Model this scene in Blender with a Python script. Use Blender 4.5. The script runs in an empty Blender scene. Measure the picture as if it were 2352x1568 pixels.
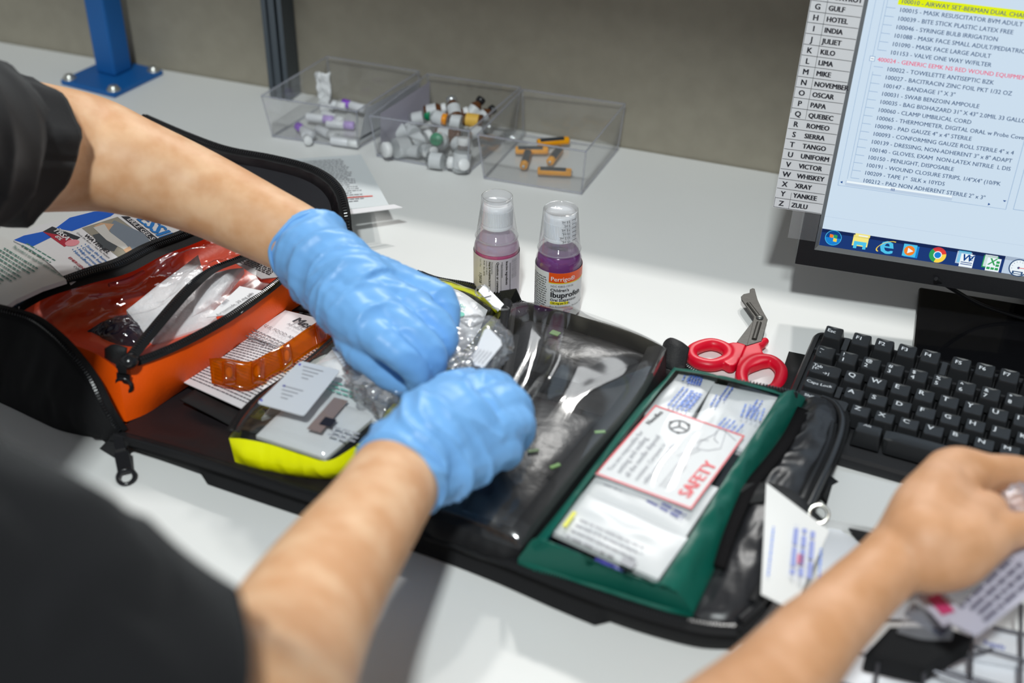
import bpy, math, random
from mathutils import Vector, Matrix, noise
sc = bpy.context.scene
col = sc.collection
random.seed(7)
# ---------------------------------------------------------------- camera (desk top is z = 0, wall runs along x)
F_PX = 2836.46
CAM = Vector((0.060841, -0.898453, 0.615580))
YAW, PITCH, ROLL = -0.3546436, 0.5899384, 0.0159244
def cam_axes():
    ca, sa, cp, sp = math.cos(YAW), math.sin(YAW), math.cos(PITCH), math.sin(PITCH)
    fwd = Vector((sa*cp, ca*cp, -sp)); right = Vector((ca, -sa, 0)); up = right.cross(fwd)
    c, s = math.cos(ROLL), math.sin(ROLL)
    return c*right + s*up, -s*right + c*up, fwd
RX, UX, FX = cam_axes()
cd = bpy.data.cameras.new('camera'); camera = bpy.data.objects.new('camera', cd); col.objects.link(camera)
m = Matrix((RX, UX, -FX)).transposed().to_4x4(); m.translation = CAM
camera.matrix_world = m
cd.sensor_width = 36.0; cd.lens = F_PX/2352*36; cd.clip_start = 0.02
cd.dof.use_dof = True; cd.dof.focus_distance = 1.125; cd.dof.aperture_fstop = 3.6
sc.camera = camera
# ---------------------------------------------------------------- view and world
sc.view_settings.view_transform = 'Standard'; sc.view_settings.look = 'None'
sc.view_settings.gamma = 1; sc.view_settings.use_curve_mapping = False
sc.view_settings.exposure = 0.0
w = bpy.data.worlds.new('world'); sc.world = w; w.use_nodes = True
w.node_tree.nodes['Background'].inputs[0].default_value = (0.90, 0.95, 1.0, 1)
w.node_tree.nodes['Background'].inputs[1].default_value = 0.25
def area(name, loc, target, size, power, color=(1, 1, 1), size_y=None):
    l = bpy.data.lights.new(name, 'AREA'); l.energy = power; l.size = size; l.color = color
    if size_y: l.shape = 'RECTANGLE'; l.size_y = size_y
    o = bpy.data.objects.new(name, l); col.objects.link(o); o.location = loc
    o.rotation_euler = (Vector(target)-Vector(loc)).to_track_quat('-Z', 'Y').to_euler(); return o
# hall lamps beyond the low partition (they rake over its top), and one room lamp behind the viewer
area('hall_lamp', (-.75, 2.85, 3.0), (-.1, -.1, 0), .20, 48, (1, .985, .95))
area('hall_lamp', (-.05, 3.05, 3.2), (-.1, -.1, 0), .20, 42, (1, .985, .95))
area('room_lamp', (.16, -1.84, 2.52), (-.1, .1, 0), .20, 64, (.93, 1, 1))
area('vinyl_sheen_panel', (-.6, 5.2, 4.0), (-.2, -.1, 0), 3.2, 42, (.95, .98, 1), 1.1)  # large soft source added for broad highlights on the glossy vinyl
# ---------------------------------------------------------------- helpers
def ray(x, y):
    return (RX*((x-1176)/F_PX) + UX*(-(y-784)/F_PX) + FX)
def P(x, y, z=0.0):
    d = ray(x, y); return CAM + d*((z-CAM.z)/d.z)
def PY(x, y, Y):
    d = ray(x, y); return CAM + d*((Y-CAM.y)/d.y)
def px_per_m(p): return F_PX/((p-CAM).dot(FX))
def V(*a): return Vector(a)
MATS = {}
def mat(name, color=(.8, .8, .8), rough=.5, metal=0, spec=.5, coat=0, emit=None, estr=1, nscale=0, nstr=.1, var=0, vscale=20, sheen=0, sss=0, alpha=1, trans=0, ior=1.45):
    if name in MATS: return MATS[name]
    M = bpy.data.materials.new(name); M.use_nodes = True; MATS[name] = M
    nt = M.node_tree; b = nt.nodes['Principled BSDF']
    c = tuple(color)+(1,) if len(color) == 3 else color
    b.inputs['Base Color'].default_value = c; b.inputs['Roughness'].default_value = rough
    b.inputs['Metallic'].default_value = metal; b.inputs['Specular IOR Level'].default_value = spec
    b.inputs['Coat Weight'].default_value = coat; b.inputs['IOR'].default_value = ior
    b.inputs['Alpha'].default_value = alpha; b.inputs['Transmission Weight'].default_value = trans
    if coat: b.inputs['Coat Roughness'].default_value = .08
    if sheen: b.inputs['Sheen Weight'].default_value = sheen
    if sss:
        b.inputs['Subsurface Weight'].default_value = sss; b.inputs['Subsurface Radius'].default_value = (.012, .005, .003)
        b.inputs['Subsurface Scale'].default_value = 1
    if emit:
        b.inputs['Emission Color'].default_value = tuple(emit)+(1,); b.inputs['Emission Strength'].default_value = estr
    if nscale or var:
        tc = nt.nodes.new('ShaderNodeTexCoord')
    if nscale:
        n = nt.nodes.new('ShaderNodeTexNoise'); n.inputs['Scale'].default_value = nscale; n.inputs['Detail'].default_value = 4
        bp = nt.nodes.new('ShaderNodeBump'); bp.inputs['Strength'].default_value = nstr; bp.inputs['Distance'].default_value = .001
        nt.links.new(tc.outputs['Object'], n.inputs['Vector']); nt.links.new(n.outputs['Fac'], bp.inputs['Height'])
        nt.links.new(bp.outputs['Normal'], b.inputs['Normal'])
    if var:
        n = nt.nodes.new('ShaderNodeTexNoise'); n.inputs['Scale'].default_value = vscale; n.inputs['Detail'].default_value = 3
        r = nt.nodes.new('ShaderNodeValToRGB')
        r.color_ramp.elements[0].position = .3; r.color_ramp.elements[1].position = .7
        r.color_ramp.elements[0].color = tuple(max(0, v*(1-var)) for v in c[:3])+(1,)
        r.color_ramp.elements[1].color = tuple(min(1, v*(1+var)) for v in c[:3])+(1,)
        nt.links.new(tc.outputs['Object'], n.inputs['Vector']); nt.links.new(n.outputs['Fac'], r.inputs['Fac'])
        nt.links.new(r.outputs['Color'], b.inputs['Base Color'])
    return M
def film(name, tint=(1, 1, 1), refl=.08, rough=.06, haze=0.0, hcol=(.9, .9, .95), bump=0, bscale=60, power=3.0, edge=.5):
    """thin clear plastic: transparent, with a mirror coat that grows towards grazing angles, and some milky haze"""
    if name in MATS: return MATS[name]
    M = bpy.data.materials.new(name); M.use_nodes = True; MATS[name] = M
    nt = M.node_tree; nt.nodes.clear(); N = nt.nodes.new; L = nt.links.new
    out = N('ShaderNodeOutputMaterial'); tr = N('ShaderNodeBsdfTransparent'); tr.inputs[0].default_value = tuple(tint)+(1,)
    gl = N('ShaderNodeBsdfGlossy'); gl.inputs['Roughness'].default_value = rough
    lw = N('ShaderNodeLayerWeight'); lw.inputs['Blend'].default_value = .5
    pw = N('ShaderNodeMath'); pw.operation = 'POWER'; pw.inputs[1].default_value = power
    ml = N('ShaderNodeMath'); ml.operation = 'MULTIPLY_ADD'; ml.inputs[1].default_value = edge; ml.inputs[2].default_value = refl
    ml.use_clamp = True
    L(lw.outputs['Facing'], pw.inputs[0]); L(pw.outputs[0], ml.inputs[0])
    base = tr
    if haze:
        df = N('ShaderNodeBsdfDiffuse'); df.inputs[0].default_value = tuple(hcol)+(1,)
        tl = N('ShaderNodeBsdfTranslucent'); tl.inputs[0].default_value = tuple(hcol)+(1,)
        m0 = N('ShaderNodeMixShader'); m0.inputs[0].default_value = .5; L(df.outputs[0], m0.inputs[1]); L(tl.outputs[0], m0.inputs[2])
        m1 = N('ShaderNodeMixShader'); m1.inputs[0].default_value = haze
        L(tr.outputs[0], m1.inputs[1]); L(m0.outputs[0], m1.inputs[2]); base = m1
    mx = N('ShaderNodeMixShader'); L(ml.outputs[0], mx.inputs[0]); L(base.outputs[0], mx.inputs[1]); L(gl.outputs[0], mx.inputs[2])
    if bump:
        tc = N('ShaderNodeTexCoord'); n = N('ShaderNodeTexNoise'); n.inputs['Scale'].default_value = bscale; n.inputs['Detail'].default_value = 2
        bp = N('ShaderNodeBump'); bp.inputs['Strength'].default_value = bump; bp.inputs['Distance'].default_value = .004
        L(tc.outputs['Object'], n.inputs['Vector']); L(n.outputs['Fac'], bp.inputs['Height']); L(bp.outputs[0], gl.inputs['Normal'])
    L(mx.outputs[0], out.inputs[0]); return M
def emis(name, color, s=1.0):
    if name in MATS: return MATS[name]
    M = bpy.data.materials.new(name); M.use_nodes = True; MATS[name] = M
    nt = M.node_tree; nt.nodes.clear(); o = nt.nodes.new('ShaderNodeOutputMaterial'); e = nt.nodes.new('ShaderNodeEmission')
    e.inputs[0].default_value = tuple(color)+(1,); e.inputs[1].default_value = s
    nt.links.new(e.outputs[0], o.inputs[0]); return M
def srgb(r, g, b):
    return tuple(((c/255)/12.92 if c/255 <= .04045 else ((c/255+.055)/1.055)**2.4) for c in (r, g, b))
# glyph cache: text as flat triangles
_TC = {}
def glyphs(s, bold=0.0, italic=0.0, res=2):
    k = (s, bold, italic)
    if k in _TC: return _TC[k]
    cu = bpy.data.curves.new('t', 'FONT'); cu.body = s; cu.resolution_u = res; cu.offset = bold; cu.shear = italic; cu.fill_mode = 'FRONT'
    ob = bpy.data.objects.new('t', cu); col.objects.link(ob)
    dg = bpy.context.evaluated_depsgraph_get()
    me = ob.evaluated_get(dg).to_mesh()
    vs = [(v.co.x, v.co.y) for v in me.vertices]; fs = [tuple(p.vertices) for p in me.polygons]
    ob.evaluated_get(dg).to_mesh_clear(); bpy.data.objects.remove(ob); bpy.data.curves.remove(cu)
    fs2 = []
    for f in fs:   # wind counter-clockwise
        a, b, c = [vs[i] for i in f[:3]]
        if (b[0]-a[0])*(c[1]-a[1])-(b[1]-a[1])*(c[0]-a[0]) < 0: f = tuple(reversed(f))
        fs2.append(f)
    _TC[k] = (vs, fs2); return _TC[k]
def text_width(s, bold=0):
    vs = glyphs(s, 0.0)[0]; return max(v[0] for v in vs) if vs else 0
class MB:
    def __init__(s): s.v = []; s.f = []; s.m = []; s.sm = []
    def add(s, vs, fs, mi=0, smooth=False):
        n = len(s.v); s.v += [Vector(v) for v in vs]
        for f in fs: s.f.append([i+n for i in f]); s.m.append(mi); s.sm.append(smooth)
        return s
    def quad(s, a, b, c, d, mi=0): return s.add([a, b, c, d], [(0, 1, 2, 3)], mi)
    def poly(s, pts, mi=0): return s.add(pts, [tuple(range(len(pts)))], mi)
    def box(s, c, size, mi=0, X=V(1, 0, 0), Y=V(0, 1, 0), Z=V(0, 0, 1), taper=1.0):
        c = Vector(c); hx, hy, hz = size[0]/2, size[1]/2, size[2]/2; vs = []
        for k, t in ((-1, 1), (1, taper)):
            for i, j in ((-1, -1), (1, -1), (1, 1), (-1, 1)): vs.append(c+X*(i*hx*t)+Y*(j*hy*t)+Z*(k*hz))
        return s.add(vs, [(3, 2, 1, 0), (4, 5, 6, 7), (0, 1, 5, 4), (1, 2, 6, 5), (2, 3, 7, 6), (3, 0, 4, 7)], mi)
    def prism(s, pts, thick, mi=0, smooth=False, direction=None):
        """closed outline (3D points) given thickness along -direction"""
        n = len(pts); pts = [Vector(p) for p in pts]
        nr = Vector(direction) if direction else newell(pts)
        lo = [p-nr*thick for p in pts]
        fs = [tuple(range(n)), tuple(range(2*n-1, n-1, -1))]+[(i, n+i, n+(i+1) % n, (i+1) % n) for i in range(n)]
        return s.add(pts+lo, fs, mi, smooth)
    def lathe(s, prof, c=V(0, 0, 0), n=40, mi=0, smooth=True, X=V(1, 0, 0), Y=V(0, 1, 0), Z=V(0, 0, 1), a0=0, a1=2*math.pi, cap=True):
        c = Vector(c); full = abs(a1-a0-2*math.pi) < 1e-6; cols = n if full else n+1; vs = []; fs = []
        for r, h in prof:
            for i in range(cols):
                a = a0+(a1-a0)*i/n; vs.append(c+X*(r*math.cos(a))+Y*(r*math.sin(a))+Z*h)
        for k in range(len(prof)-1):
            for i in range(n):
                j = (i+1) % cols; fs.append((k*cols+i, k*cols+j, (k+1)*cols+j, (k+1)*cols+i))
        s.add(vs, fs, mi, smooth)
        if cap and full:
            for k, rev in ((0, True), (len(prof)-1, False)):
                if prof[k][0] > 1e-5:
                    ids = [vs[k*cols+i] for i in range(cols)]
                    if rev: ids.reverse()
                    s.add(ids, [tuple(range(cols))], mi)
        return s
    def tube(s, pts, r, n=8, mi=0, smooth=True, closed=False, flat=1.0, up=None, cap=True):
        """sweep; r is a number or a list; flat squashes along the frame's second axis"""
        pts = [Vector(p) for p in pts]; N = len(pts)
        if not isinstance(r, (list, tuple)): r = [r]*N
        vs = []; fs = []; prev = None
        for i, p in enumerate(pts):
            a = pts[(i-1) % N] if (closed or i > 0) else pts[0]; b = pts[(i+1) % N] if (closed or i < N-1) else pts[-1]
            t = (b-a).normalized()
            if up is not None: x = t.cross(Vector(up)).normalized()
            elif prev is None:
                ref = V(0, 0, 1) if abs(t.z) < .9 else V(1, 0, 0); x = t.cross(ref).normalized()
            else:
                x = (prev-t*prev.dot(t)).normalized()
            prev = x; y = t.cross(x)
            for k in range(n):
                a_ = 2*math.pi*k/n; vs.append(p+x*(r[i]*math.cos(a_))+y*(r[i]*flat*math.sin(a_)))
        for i in range(N if closed else N-1):
            j = (i+1) % N
            for k in range(n): k2 = (k+1) % n; fs.append((i*n+k, i*n+k2, j*n+k2, j*n+k))
        s.add(vs, fs, mi, smooth)
        if cap and not closed:
            s.add(vs[:n][::-1], [tuple(range(n))], mi); s.add(vs[-n:], [tuple(range(n))], mi)
        return s
    def grid(s, fn, nu, nv, mi=0, smooth=True, flip=False, wrap=False):
        vs = [fn(i/nu, j/nv) for j in range(nv+1) for i in range(nu+1)]; fs = []; W = nu+1
        for j in range(nv):
            for i in range(nu):
                q = (j*W+i, j*W+i+1, (j+1)*W+i+1, (j+1)*W+i); fs.append(q[::-1] if flip else q)
        return s.add(vs, fs, mi, smooth)
    def text(s, body, fn, size, mi=1, at=(0, 0), align='l', bold=0.0, italic=0.0, sx=1.0, valign=0.0):
        """fn maps (u, v) in metres to a point"""
        vs, fs = glyphs(body, 0.0, italic)
        if not vs: return s
        if bold > .004:      # heavier strokes: the same glyphs laid again with a hair of sideways shift
            a_, b_, c_ = fn(at[0], at[1]), fn(at[0]+1e-3, at[1]), fn(at[0], at[1]+1e-3); nn = (b_-a_).cross(c_-a_).normalized()
            if nn.dot(CAM-a_) < 0: nn = -nn
            for k_, dx in enumerate((-bold*.9, bold*.9)): s.text(body, lambda u, v, dx=dx, h=(k_+1)*4e-5: fn(u+dx*size, v)+nn*h, size, mi, at, align, 0.0, italic, sx, valign)
        w = max(v[0] for v in vs)*size*sx; ox = at[0]-(0 if align == 'l' else w/2 if align == 'c' else w); oy = at[1]-valign*size*.7
        return s.add([fn(ox+v[0]*size*sx, oy+v[1]*size) for v in vs], fs, mi)
    def rect(s, fn, u0, v0, u1, v1, mi=1, n=1):
        for i in range(n):
            a = u0+(u1-u0)*i/n; b = u0+(u1-u0)*(i+1)/n
            s.add([fn(a, v0), fn(b, v0), fn(b, v1), fn(a, v1)], [(0, 1, 2, 3)], mi)
        return s
    def lines(s, fn, u0, u1, v_top, n, pitch, h, mi=1, fill=.9, rnd=None, ragged=.3):
        """rows of word-like dashes for unreadable small print"""
        rn = rnd or random
        for k in range(n):
            v = v_top-k*pitch; u = u0; end = u1-(u1-u0)*ragged*rn.random() if k % 4 == 3 or ragged > .35 else u1-(u1-u0)*.06*rn.random()
            while u < end:
                wd = h*rn.uniform(1.2, 5); e = min(u+wd, end)
                s.rect(fn, u, v-h, e, v, mi); u = e+h*.75
        return s
    def build(s, name, mats, parent=None, loc=None, label=None, kind=None, weld=False, solid=0, subsurf=0, bevel=0):
        me = bpy.data.meshes.new(name); me.from_pydata([tuple(v) for v in s.v], [], s.f)
        if not isinstance(mats, (list, tuple)): mats = [mats]
        for M in mats: me.materials.append(M)
        me.polygons.foreach_set('material_index', s.m); me.polygons.foreach_set('use_smooth', s.sm); me.update()
        o = bpy.data.objects.new(name, me); col.objects.link(o)
        if loc is not None:
            lv = Vector(loc)
            for v in me.vertices: v.co -= lv
            o.location = lv
        if parent is not None:
            o.parent = parent; o.matrix_parent_inverse = parent.matrix_basis.inverted()
        if label: o['label'] = label
        if kind: o['kind'] = kind
        if weld: md = o.modifiers.new('weld', 'WELD'); md.merge_threshold = 1e-5
        if solid: md = o.modifiers.new('solid', 'SOLIDIFY'); md.thickness = solid; md.offset = -1
        if bevel:
            md = o.modifiers.new('bevel', 'BEVEL'); md.width = bevel; md.segments = 2; md.limit_method = 'ANGLE'; md.angle_limit = math.radians(40)
        if subsurf: md = o.modifiers.new('sub', 'SUBSURF'); md.levels = md.render_levels = subsurf
        return o
def newell(pts):
    n = Vector((0, 0, 0)); N = len(pts)
    for i in range(N):
        a, b = pts[i], pts[(i+1) % N]
        n += Vector(((a.y-b.y)*(a.z+b.z), (a.z-b.z)*(a.x+b.x), (a.x-b.x)*(a.y+b.y)))
    return n.normalized()
def tag(o, label, cat, group=None, kind=None):
    if label: o['label'] = label
    if cat: o['category'] = cat
    if group: o['group'] = group
    if kind: o['kind'] = kind
    return o
def empty(name, loc, label, cat, group=None, rz=0):
    o = bpy.data.objects.new(name, None); col.objects.link(o); o.location = loc; o.rotation_euler = (0, 0, rz); o.empty_display_size = .01
    return tag(o, label, cat, group)
def copy_tree(o, parent=None):
    c = o.copy(); col.objects.link(c); c.parent = parent
    for ch in [k for k in o.children]: copy_tree(ch, c)
    return c
def plane_fn(O, U, W, lift=0.0):
    O = Vector(O); U = Vector(U).normalized(); W = Vector(W).normalized(); n = U.cross(W)
    return lambda u, v: O+U*u+W*v+n*lift
def spline(pts, n=8, closed=False):
    """Catmull-Rom through points (tuples of any length)"""
    N = len(pts); out = []
    rng = N if closed else N-1
    for i in range(rng):
        p0 = pts[(i-1) % N] if closed or i > 0 else pts[0]; p1 = pts[i]; p2 = pts[(i+1) % N]
        p3 = pts[(i+2) % N] if closed or i+2 < N else pts[-1]
        for k in range(n):
            t = k/n; out.append(tuple(.5*((2*b)+(-a+c)*t+(2*a-5*b+4*c-d)*t*t+(-a+3*b-3*c+d)*t**3) for a, b, c, d in zip(p0, p1, p2, p3)))
    if not closed: out.append(tuple(pts[-1]))
    return out
def PP(lst): return [P(*p) for p in lst]
def coons(b, r, t, l, bulge=None):
    """Coons patch; b, t run left to right, l, r run bottom to top (lists of 3D points). returns fn(u,v)"""
    def ev(c, s):
        x = s*(len(c)-1); i = min(int(x), len(c)-2); return c[i].lerp(c[i+1], x-i)
    p00, p10, p01, p11 = b[0], b[-1], t[0], t[-1]
    def fn(u, v):
        q = ev(b, u)*(1-v)+ev(t, u)*v+ev(l, v)*(1-u)+ev(r, v)*u
        q -= p00*((1-u)*(1-v))+p10*(u*(1-v))+p01*((1-u)*v)+p11*(u*v)
        if bulge: q = q+V(0, 0, bulge(u, v))
        return q
    return fn
def dome(u, v, p=.5): return (max(0, 16*u*(1-u)*v*(1-v)))**p
def nz(x, y, s=1.0, z=0.0): return noise.noise((x*s, y*s, z))
def ridge(x, y, s=1.0, z=0.0):
    return 1-2*abs(noise.noise((x*s, y*s, z)))
# ================================================================= desk, partition wall
desk_m = mat('desk_laminate', (.80, .80, .785), rough=.42, spec=.4, var=.012, vscale=9)
mb = MB(); mb.box((.3, -.0225, -.0175), (3.6, .833, .035)); d = mb.build('wall_desk', desk_m)
d.name = 'workbench'; bpy.context.view_layer.update()
wb = empty('workbench', (.3, -.13, -.75), 'long white laminate workbench top carrying the open kit, screen and bins', 'workbench')
d.name = 'bench_top'; d.parent = wb; d.matrix_parent_inverse = wb.matrix_basis.inverted()
wb.name = 'workbench'
leg_m = mat('bench_steel', (.25, .27, .29), rough=.4, metal=.6)
for sx in (-1.35, 1.95):
    for sy in (-.38, .33):
        q = MB(); q.box((sx, sy, -.39), (.05, .05, .71)); q.build('leg', leg_m, wb)
FLOOR = -.75
fm = mat('floor_concrete', (.34, .33, .32), rough=.5, var=.1, vscale=3)
q = MB(); q.box((0, 0, FLOOR-.05), (9, 9, .1)); f_ = q.build('floor', fm); f_['kind'] = 'structure'
wall_m = mat('panel_fabric', srgb(158, 152, 138), rough=.95, spec=.1, nscale=900, nstr=.35, var=.05, vscale=40)
WALL_Y = .3943; WALL_TOP = .292
q = MB(); q.box((.3, WALL_Y+.025, (FLOOR+WALL_TOP)/2), (5.0, .045, WALL_TOP-FLOOR)); f_ = q.build('wall_back', wall_m); f_['kind'] = 'structure'
f_.location.y += .0
q = MB(); q.box((.3, -.0275, 1.015), (3.6, .835, .03)); q.build('shade_shelf', mat('shelf_grey', (.3, .3, .3), rough=.6), wb)  # unseen shelf, its front edge set to shade the upper wall
cap_m = mat('steel_grey', (.45, .45, .45), rough=.45, metal=.3)
# aluminium extrusion post between the panels
ext_m = mat('anodised_aluminium', srgb(92, 100, 108), rough=.38, metal=.75)
cx = (PY(604, 0, WALL_Y-.02)+PY(654, 0, WALL_Y-.02))/2
p0 = PY(645, 195, WALL_Y-.02); wv = (PY(663, 100, WALL_Y-.02)-PY(618, 100, WALL_Y-.02)).length
hw = wv/2; cxx = PY(640.5, 100, WALL_Y-.02).x
prof = [(-1, -1), (-.55, -1), (-.55, -.8), (-.28, -.6), (-.28, -1), (.28, -1), (.28, -.6), (.55, -.8), (.55, -1), (1, -1), (1, 1), (-1, 1)]
pts = [V(cxx+a*hw, WALL_Y-.016+b*.014, WALL_TOP) for a, b in prof]
q = MB(); q.prism(pts, WALL_TOP-.0006, direction=(0, 0, 1)); post = q.build('extrusion_post', ext_m)
tag(post, 'dark grey slotted aluminium post standing against the partition behind the bench', 'post')
# blue steel upright with its bolted foot
blue = mat('blue_powder_coat', srgb(22, 92, 160), rough=.42, spec=.4, nscale=500, nstr=.1)
zinc = mat('zinc', (.62, .62, .58), rough=.35, metal=.9)
bz = .007
A, B, C_, D = P(150, 192, bz), P(262, 214, bz), P(374, 160, bz), P(268, 140, bz)
root = empty('blue_upright', ((A+C_)/2)*1.0-V(0, 0, bz), 'blue steel upright with a bolted square foot at the back corner of the bench', 'post')
U = (C_-B).normalized(); U.z = 0; Wd = V(-U.y, U.x, 0)
# keep the foot square
c0 = (B+C_)/2; side = (C_-B).length
foot_c = V((B+C_).x/2, (B+C_).y/2, 0)+Wd*(side*.5)
q = MB(); q.box(foot_c+V(0, 0, bz/2), (side, side, bz), X=U, Y=Wd); q.build('foot_plate', blue, root, bevel=.0015)
pc0 = P(265, 177, bz)   # near lower corner of the post
ps = .36*side
pc = V(pc0.x, pc0.y, 0)+U*(ps*.5)+Wd*(ps*.5)
q = MB(); q.box(pc+V(0, 0, .45+bz), (ps, ps, .9), X=U, Y=Wd); q.build('square_tube', blue, root, bevel=.003)
for a, b in ((-.41, -.41), (.41, -.41), (-.41, .41), (.41, .41)):
    c = foot_c+U*(a*side)+Wd*(b*side)+V(0, 0, bz)
    q = MB(); q.lathe([(.0085, 0), (.0085, .0015), (.006, .0015), (.006, .005), (.003, .0065), (0, .0068)], c, n=6 if a*b > 2 else 16); q.build('bolt', zinc, root)
# ================================================================= monitor
def mon_frame():
    th, tau, ro = math.radians(7.6), math.radians(8), .0335
    u = V(math.cos(th), math.sin(th), 0); n0 = V(math.sin(th), -math.cos(th), 0)
    v = V(-n0.x*math.sin(tau), -n0.y*math.sin(tau), math.cos(tau))
    u2 = u*math.cos(ro)-v*math.sin(ro); v2 = v*math.cos(ro)+u*math.sin(ro)
    return u2, v2, u2.cross(v2)
MU, MV, MN = mon_frame(); MO = P(1881, 562, .075)
def SC(x, y):
    d = ray(x, y); t = MN.dot(MO-CAM)/MN.dot(d); w_ = CAM+d*t-MO; return w_.dot(MU), w_.dot(MV)
def mon(u, v, n=0.0): return MO+MU*u+MV*v+MN*n
SW, SH = .475, .297
black_pl = mat('black_bezel', (.012, .012, .014), rough=.38, spec=.45, nscale=1500, nstr=.12)
gloss_bl = mat('gloss_black_base', (.006, .006, .007), rough=.08, spec=.6)
grey_edge = mat('bezel_edge', (.16, .16, .16), rough=.35)
bu, bv = SC(1826, 601); BZ = .019
bl, bb = -bu, -bv
mroot = empty('computer_monitor', (mon(SW/2, 0).x, mon(SW/2, 0).y+.06, 0), 'black desktop monitor on glossy black stand behind the keyboard', 'monitor')
MMf = lambda n: (lambda u, v: mon(u, v, n))
q = MB()
def frame_ring(q, u0, v0, u1, v1, U0, V0, U1, V1, n0, n1, mi=0):
    i_ = [(u0, v0), (u1, v0), (u1, v1), (u0, v1)]; o_ = [(U0, V0), (U1, V0), (U1, V1), (U0, V1)]
    for k in range(4):
        j = (k+1) % 4; q.add([mon(*o_[k], n1), mon(*o_[j], n1), mon(*i_[j], n0), mon(*i_[k], n0)], [(0, 1, 2, 3)], mi)
e = .0035
frame_ring(q, -e, -e, SW+e, SH+e, -bl, -bb, SW+bl, SH+bb, .0045, .0045)
o_ = [(-bl, -bb), (SW+bl, -bb), (SW+bl, SH+bb), (-bl, SH+bb)]
for k in range(4):
    j = (k+1) % 4; q.add([mon(*o_[k], -.03), mon(*o_[j], -.03), mon(*o_[j], .0045), mon(*o_[k], .0045)], [(0, 1, 2, 3)])
q.add([mon(*p, -.03) for p in o_][::-1], [(0, 1, 2, 3)])
q.box(mon(.09, -bb+.001, -.006), (.02, .0035, .012), X=MU, Y=MV, Z=MN)
q.build('bezel', black_pl, mroot)
q = MB(); frame_ring(q, 0, 0, SW, SH, -e, -e, SW+e, SH+e, 0.0002, .0045); q.build('bezel_edge', grey_edge, mroot)
# screen ----
scr_bg = emis('screen_pale_blue', srgb(206, 224, 240), .98)
scr_tx = emis('screen_text', srgb(48, 80, 122)); scr_red = emis('screen_red', srgb(232, 84, 122)); scr_hl = emis('screen_highlight', srgb(226, 240, 20))
scr_ln = emis('screen_line', srgb(140, 170, 205)); scr_bar = emis('screen_taskbar', srgb(30, 58, 118)); scr_bar2 = emis('screen_taskbar_dark', srgb(24, 40, 84))
scr_w = emis('screen_white', srgb(235, 245, 250)); scr_b = emis('screen_blue', srgb(30, 130, 210)); scr_g = emis('screen_green', srgb(50, 160, 90))
scr_o = emis('screen_orange', srgb(245, 130, 40)); scr_y = emis('screen_yellow', srgb(250, 215, 80)); scr_c = emis('screen_cyan', srgb(80, 195, 235))
scr_s = emis('screen_scroll', srgb(188, 206, 226)); scr_r = emis('screen_bright_red', srgb(225, 65, 60)); scr_k = emis('screen_blue_dark', srgb(20, 70, 140)); scr_p = emis('screen_folder', srgb(245, 230, 130))
SM = [scr_bg, scr_tx, scr_red, scr_hl, scr_ln, scr_bar, scr_bar2, scr_w, scr_b, scr_g, scr_o, scr_y, scr_c, scr_s, scr_r, scr_k, scr_p]
q = MB(); q.rect(MMf(0.0002), 0, 0, SW, SH, 0)
L1, L2, L3, L4 = MMf(.0005), MMf(.0007), MMf(.0009), MMf(.0011)
tbh = SC(1889, 524)[1]
q.rect(L1, 0, 0, SW, tbh, 5); q.rect(L2, 0, tbh*.80, SW, tbh, 6)
# tree text: pixel position of the row start, text, material
rows = [(2072, 5, '100010 - AIRWAY SET-BERMAN DUAL CHANNEL', 1), (2064, 24, '100015 - MASK RESUSCITATOR BVM ADULT', 1), (2061, 45, '100039 - BITE STICK PLASTIC LATEX FREE', 1),
 (2057, 66, '100046 - SYRINGE BULB IRRIGATION', 1), (2052, 86, '101088 - MASK FACE SMALL ADULT/PEDIATRIC', 1), (2048, 105, '101090 - MASK FACE LARGE ADULT', 1),
 (2044, 124, '101153 - VALVE ONE WAY W/FILTER', 1), (2015, 138, '400024 - GENERIC EEMK NS RED WOUND EQUIPMENT', 2), (2035, 161, '100022 - TOWELETTE ANTISEPTIC BZK', 1),
 (2031, 180, '100027 - BACITRACIN ZINC FOIL PKT 1/32 OZ', 1), (2027, 199, '100147 - BANDAGE 1" X 3"', 1), (2023, 218, '100031 - SWAB BENZOIN AMPOULE', 1),
 (2019, 237, '100035 - BAG BIOHAZARD 31" X 43" 2.0MIL 33 GALLON', 1), (2015, 255, '100060 - CLAMP UMBILICAL CORD', 1), (2011, 274, '100065 - THERMOMETER, DIGITAL ORAL w Probe Cover', 1),
 (2007, 292, '100090 - PAD GAUZE 4" x 4" STERILE', 1), (2003, 310, '100093 - CONFORMING GAUZE ROLL STERILE 4" x 4', 1), (1999, 328, '100139 - DRESSING, NON-ADHERENT 3" x 8" ADAPT', 1),
 (1995, 346, '100140 - GLOVES, EXAM  NON-LATEX NITRILE  L DIS', 1), (1991, 364, '100150 - PENLIGHT, DISPOSABLE', 1), (1987, 381, '100191 - WOUND CLOSURE STRIPS, 1/4"X4" (10/PK', 1),
 (1983, 398, '100209 - TAPE 1"  SILK x 10YDS', 1), (1980, 415, '100212 - PAD NON ADHERENT STERILE 2" x 3"', 1)]
vfix = []
u_sub = SC(2044, 124)[0]
x_sub = sum(SC(r[0], r[1])[0] for r in rows if r[3] == 1)/22
v0_, v1_ = SC(rows[1][0], rows[1][1])[1], SC(rows[-1][0], rows[-1][1])[1]
pitch = (v0_-v1_)/(len(rows)-2)
ref = text_width('100212 - PAD NON ADHERENT STERILE 2" x 3"')
wref = SC(2264, 444)[0]-SC(1980, 415)[0]; tsz = wref/ref
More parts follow.
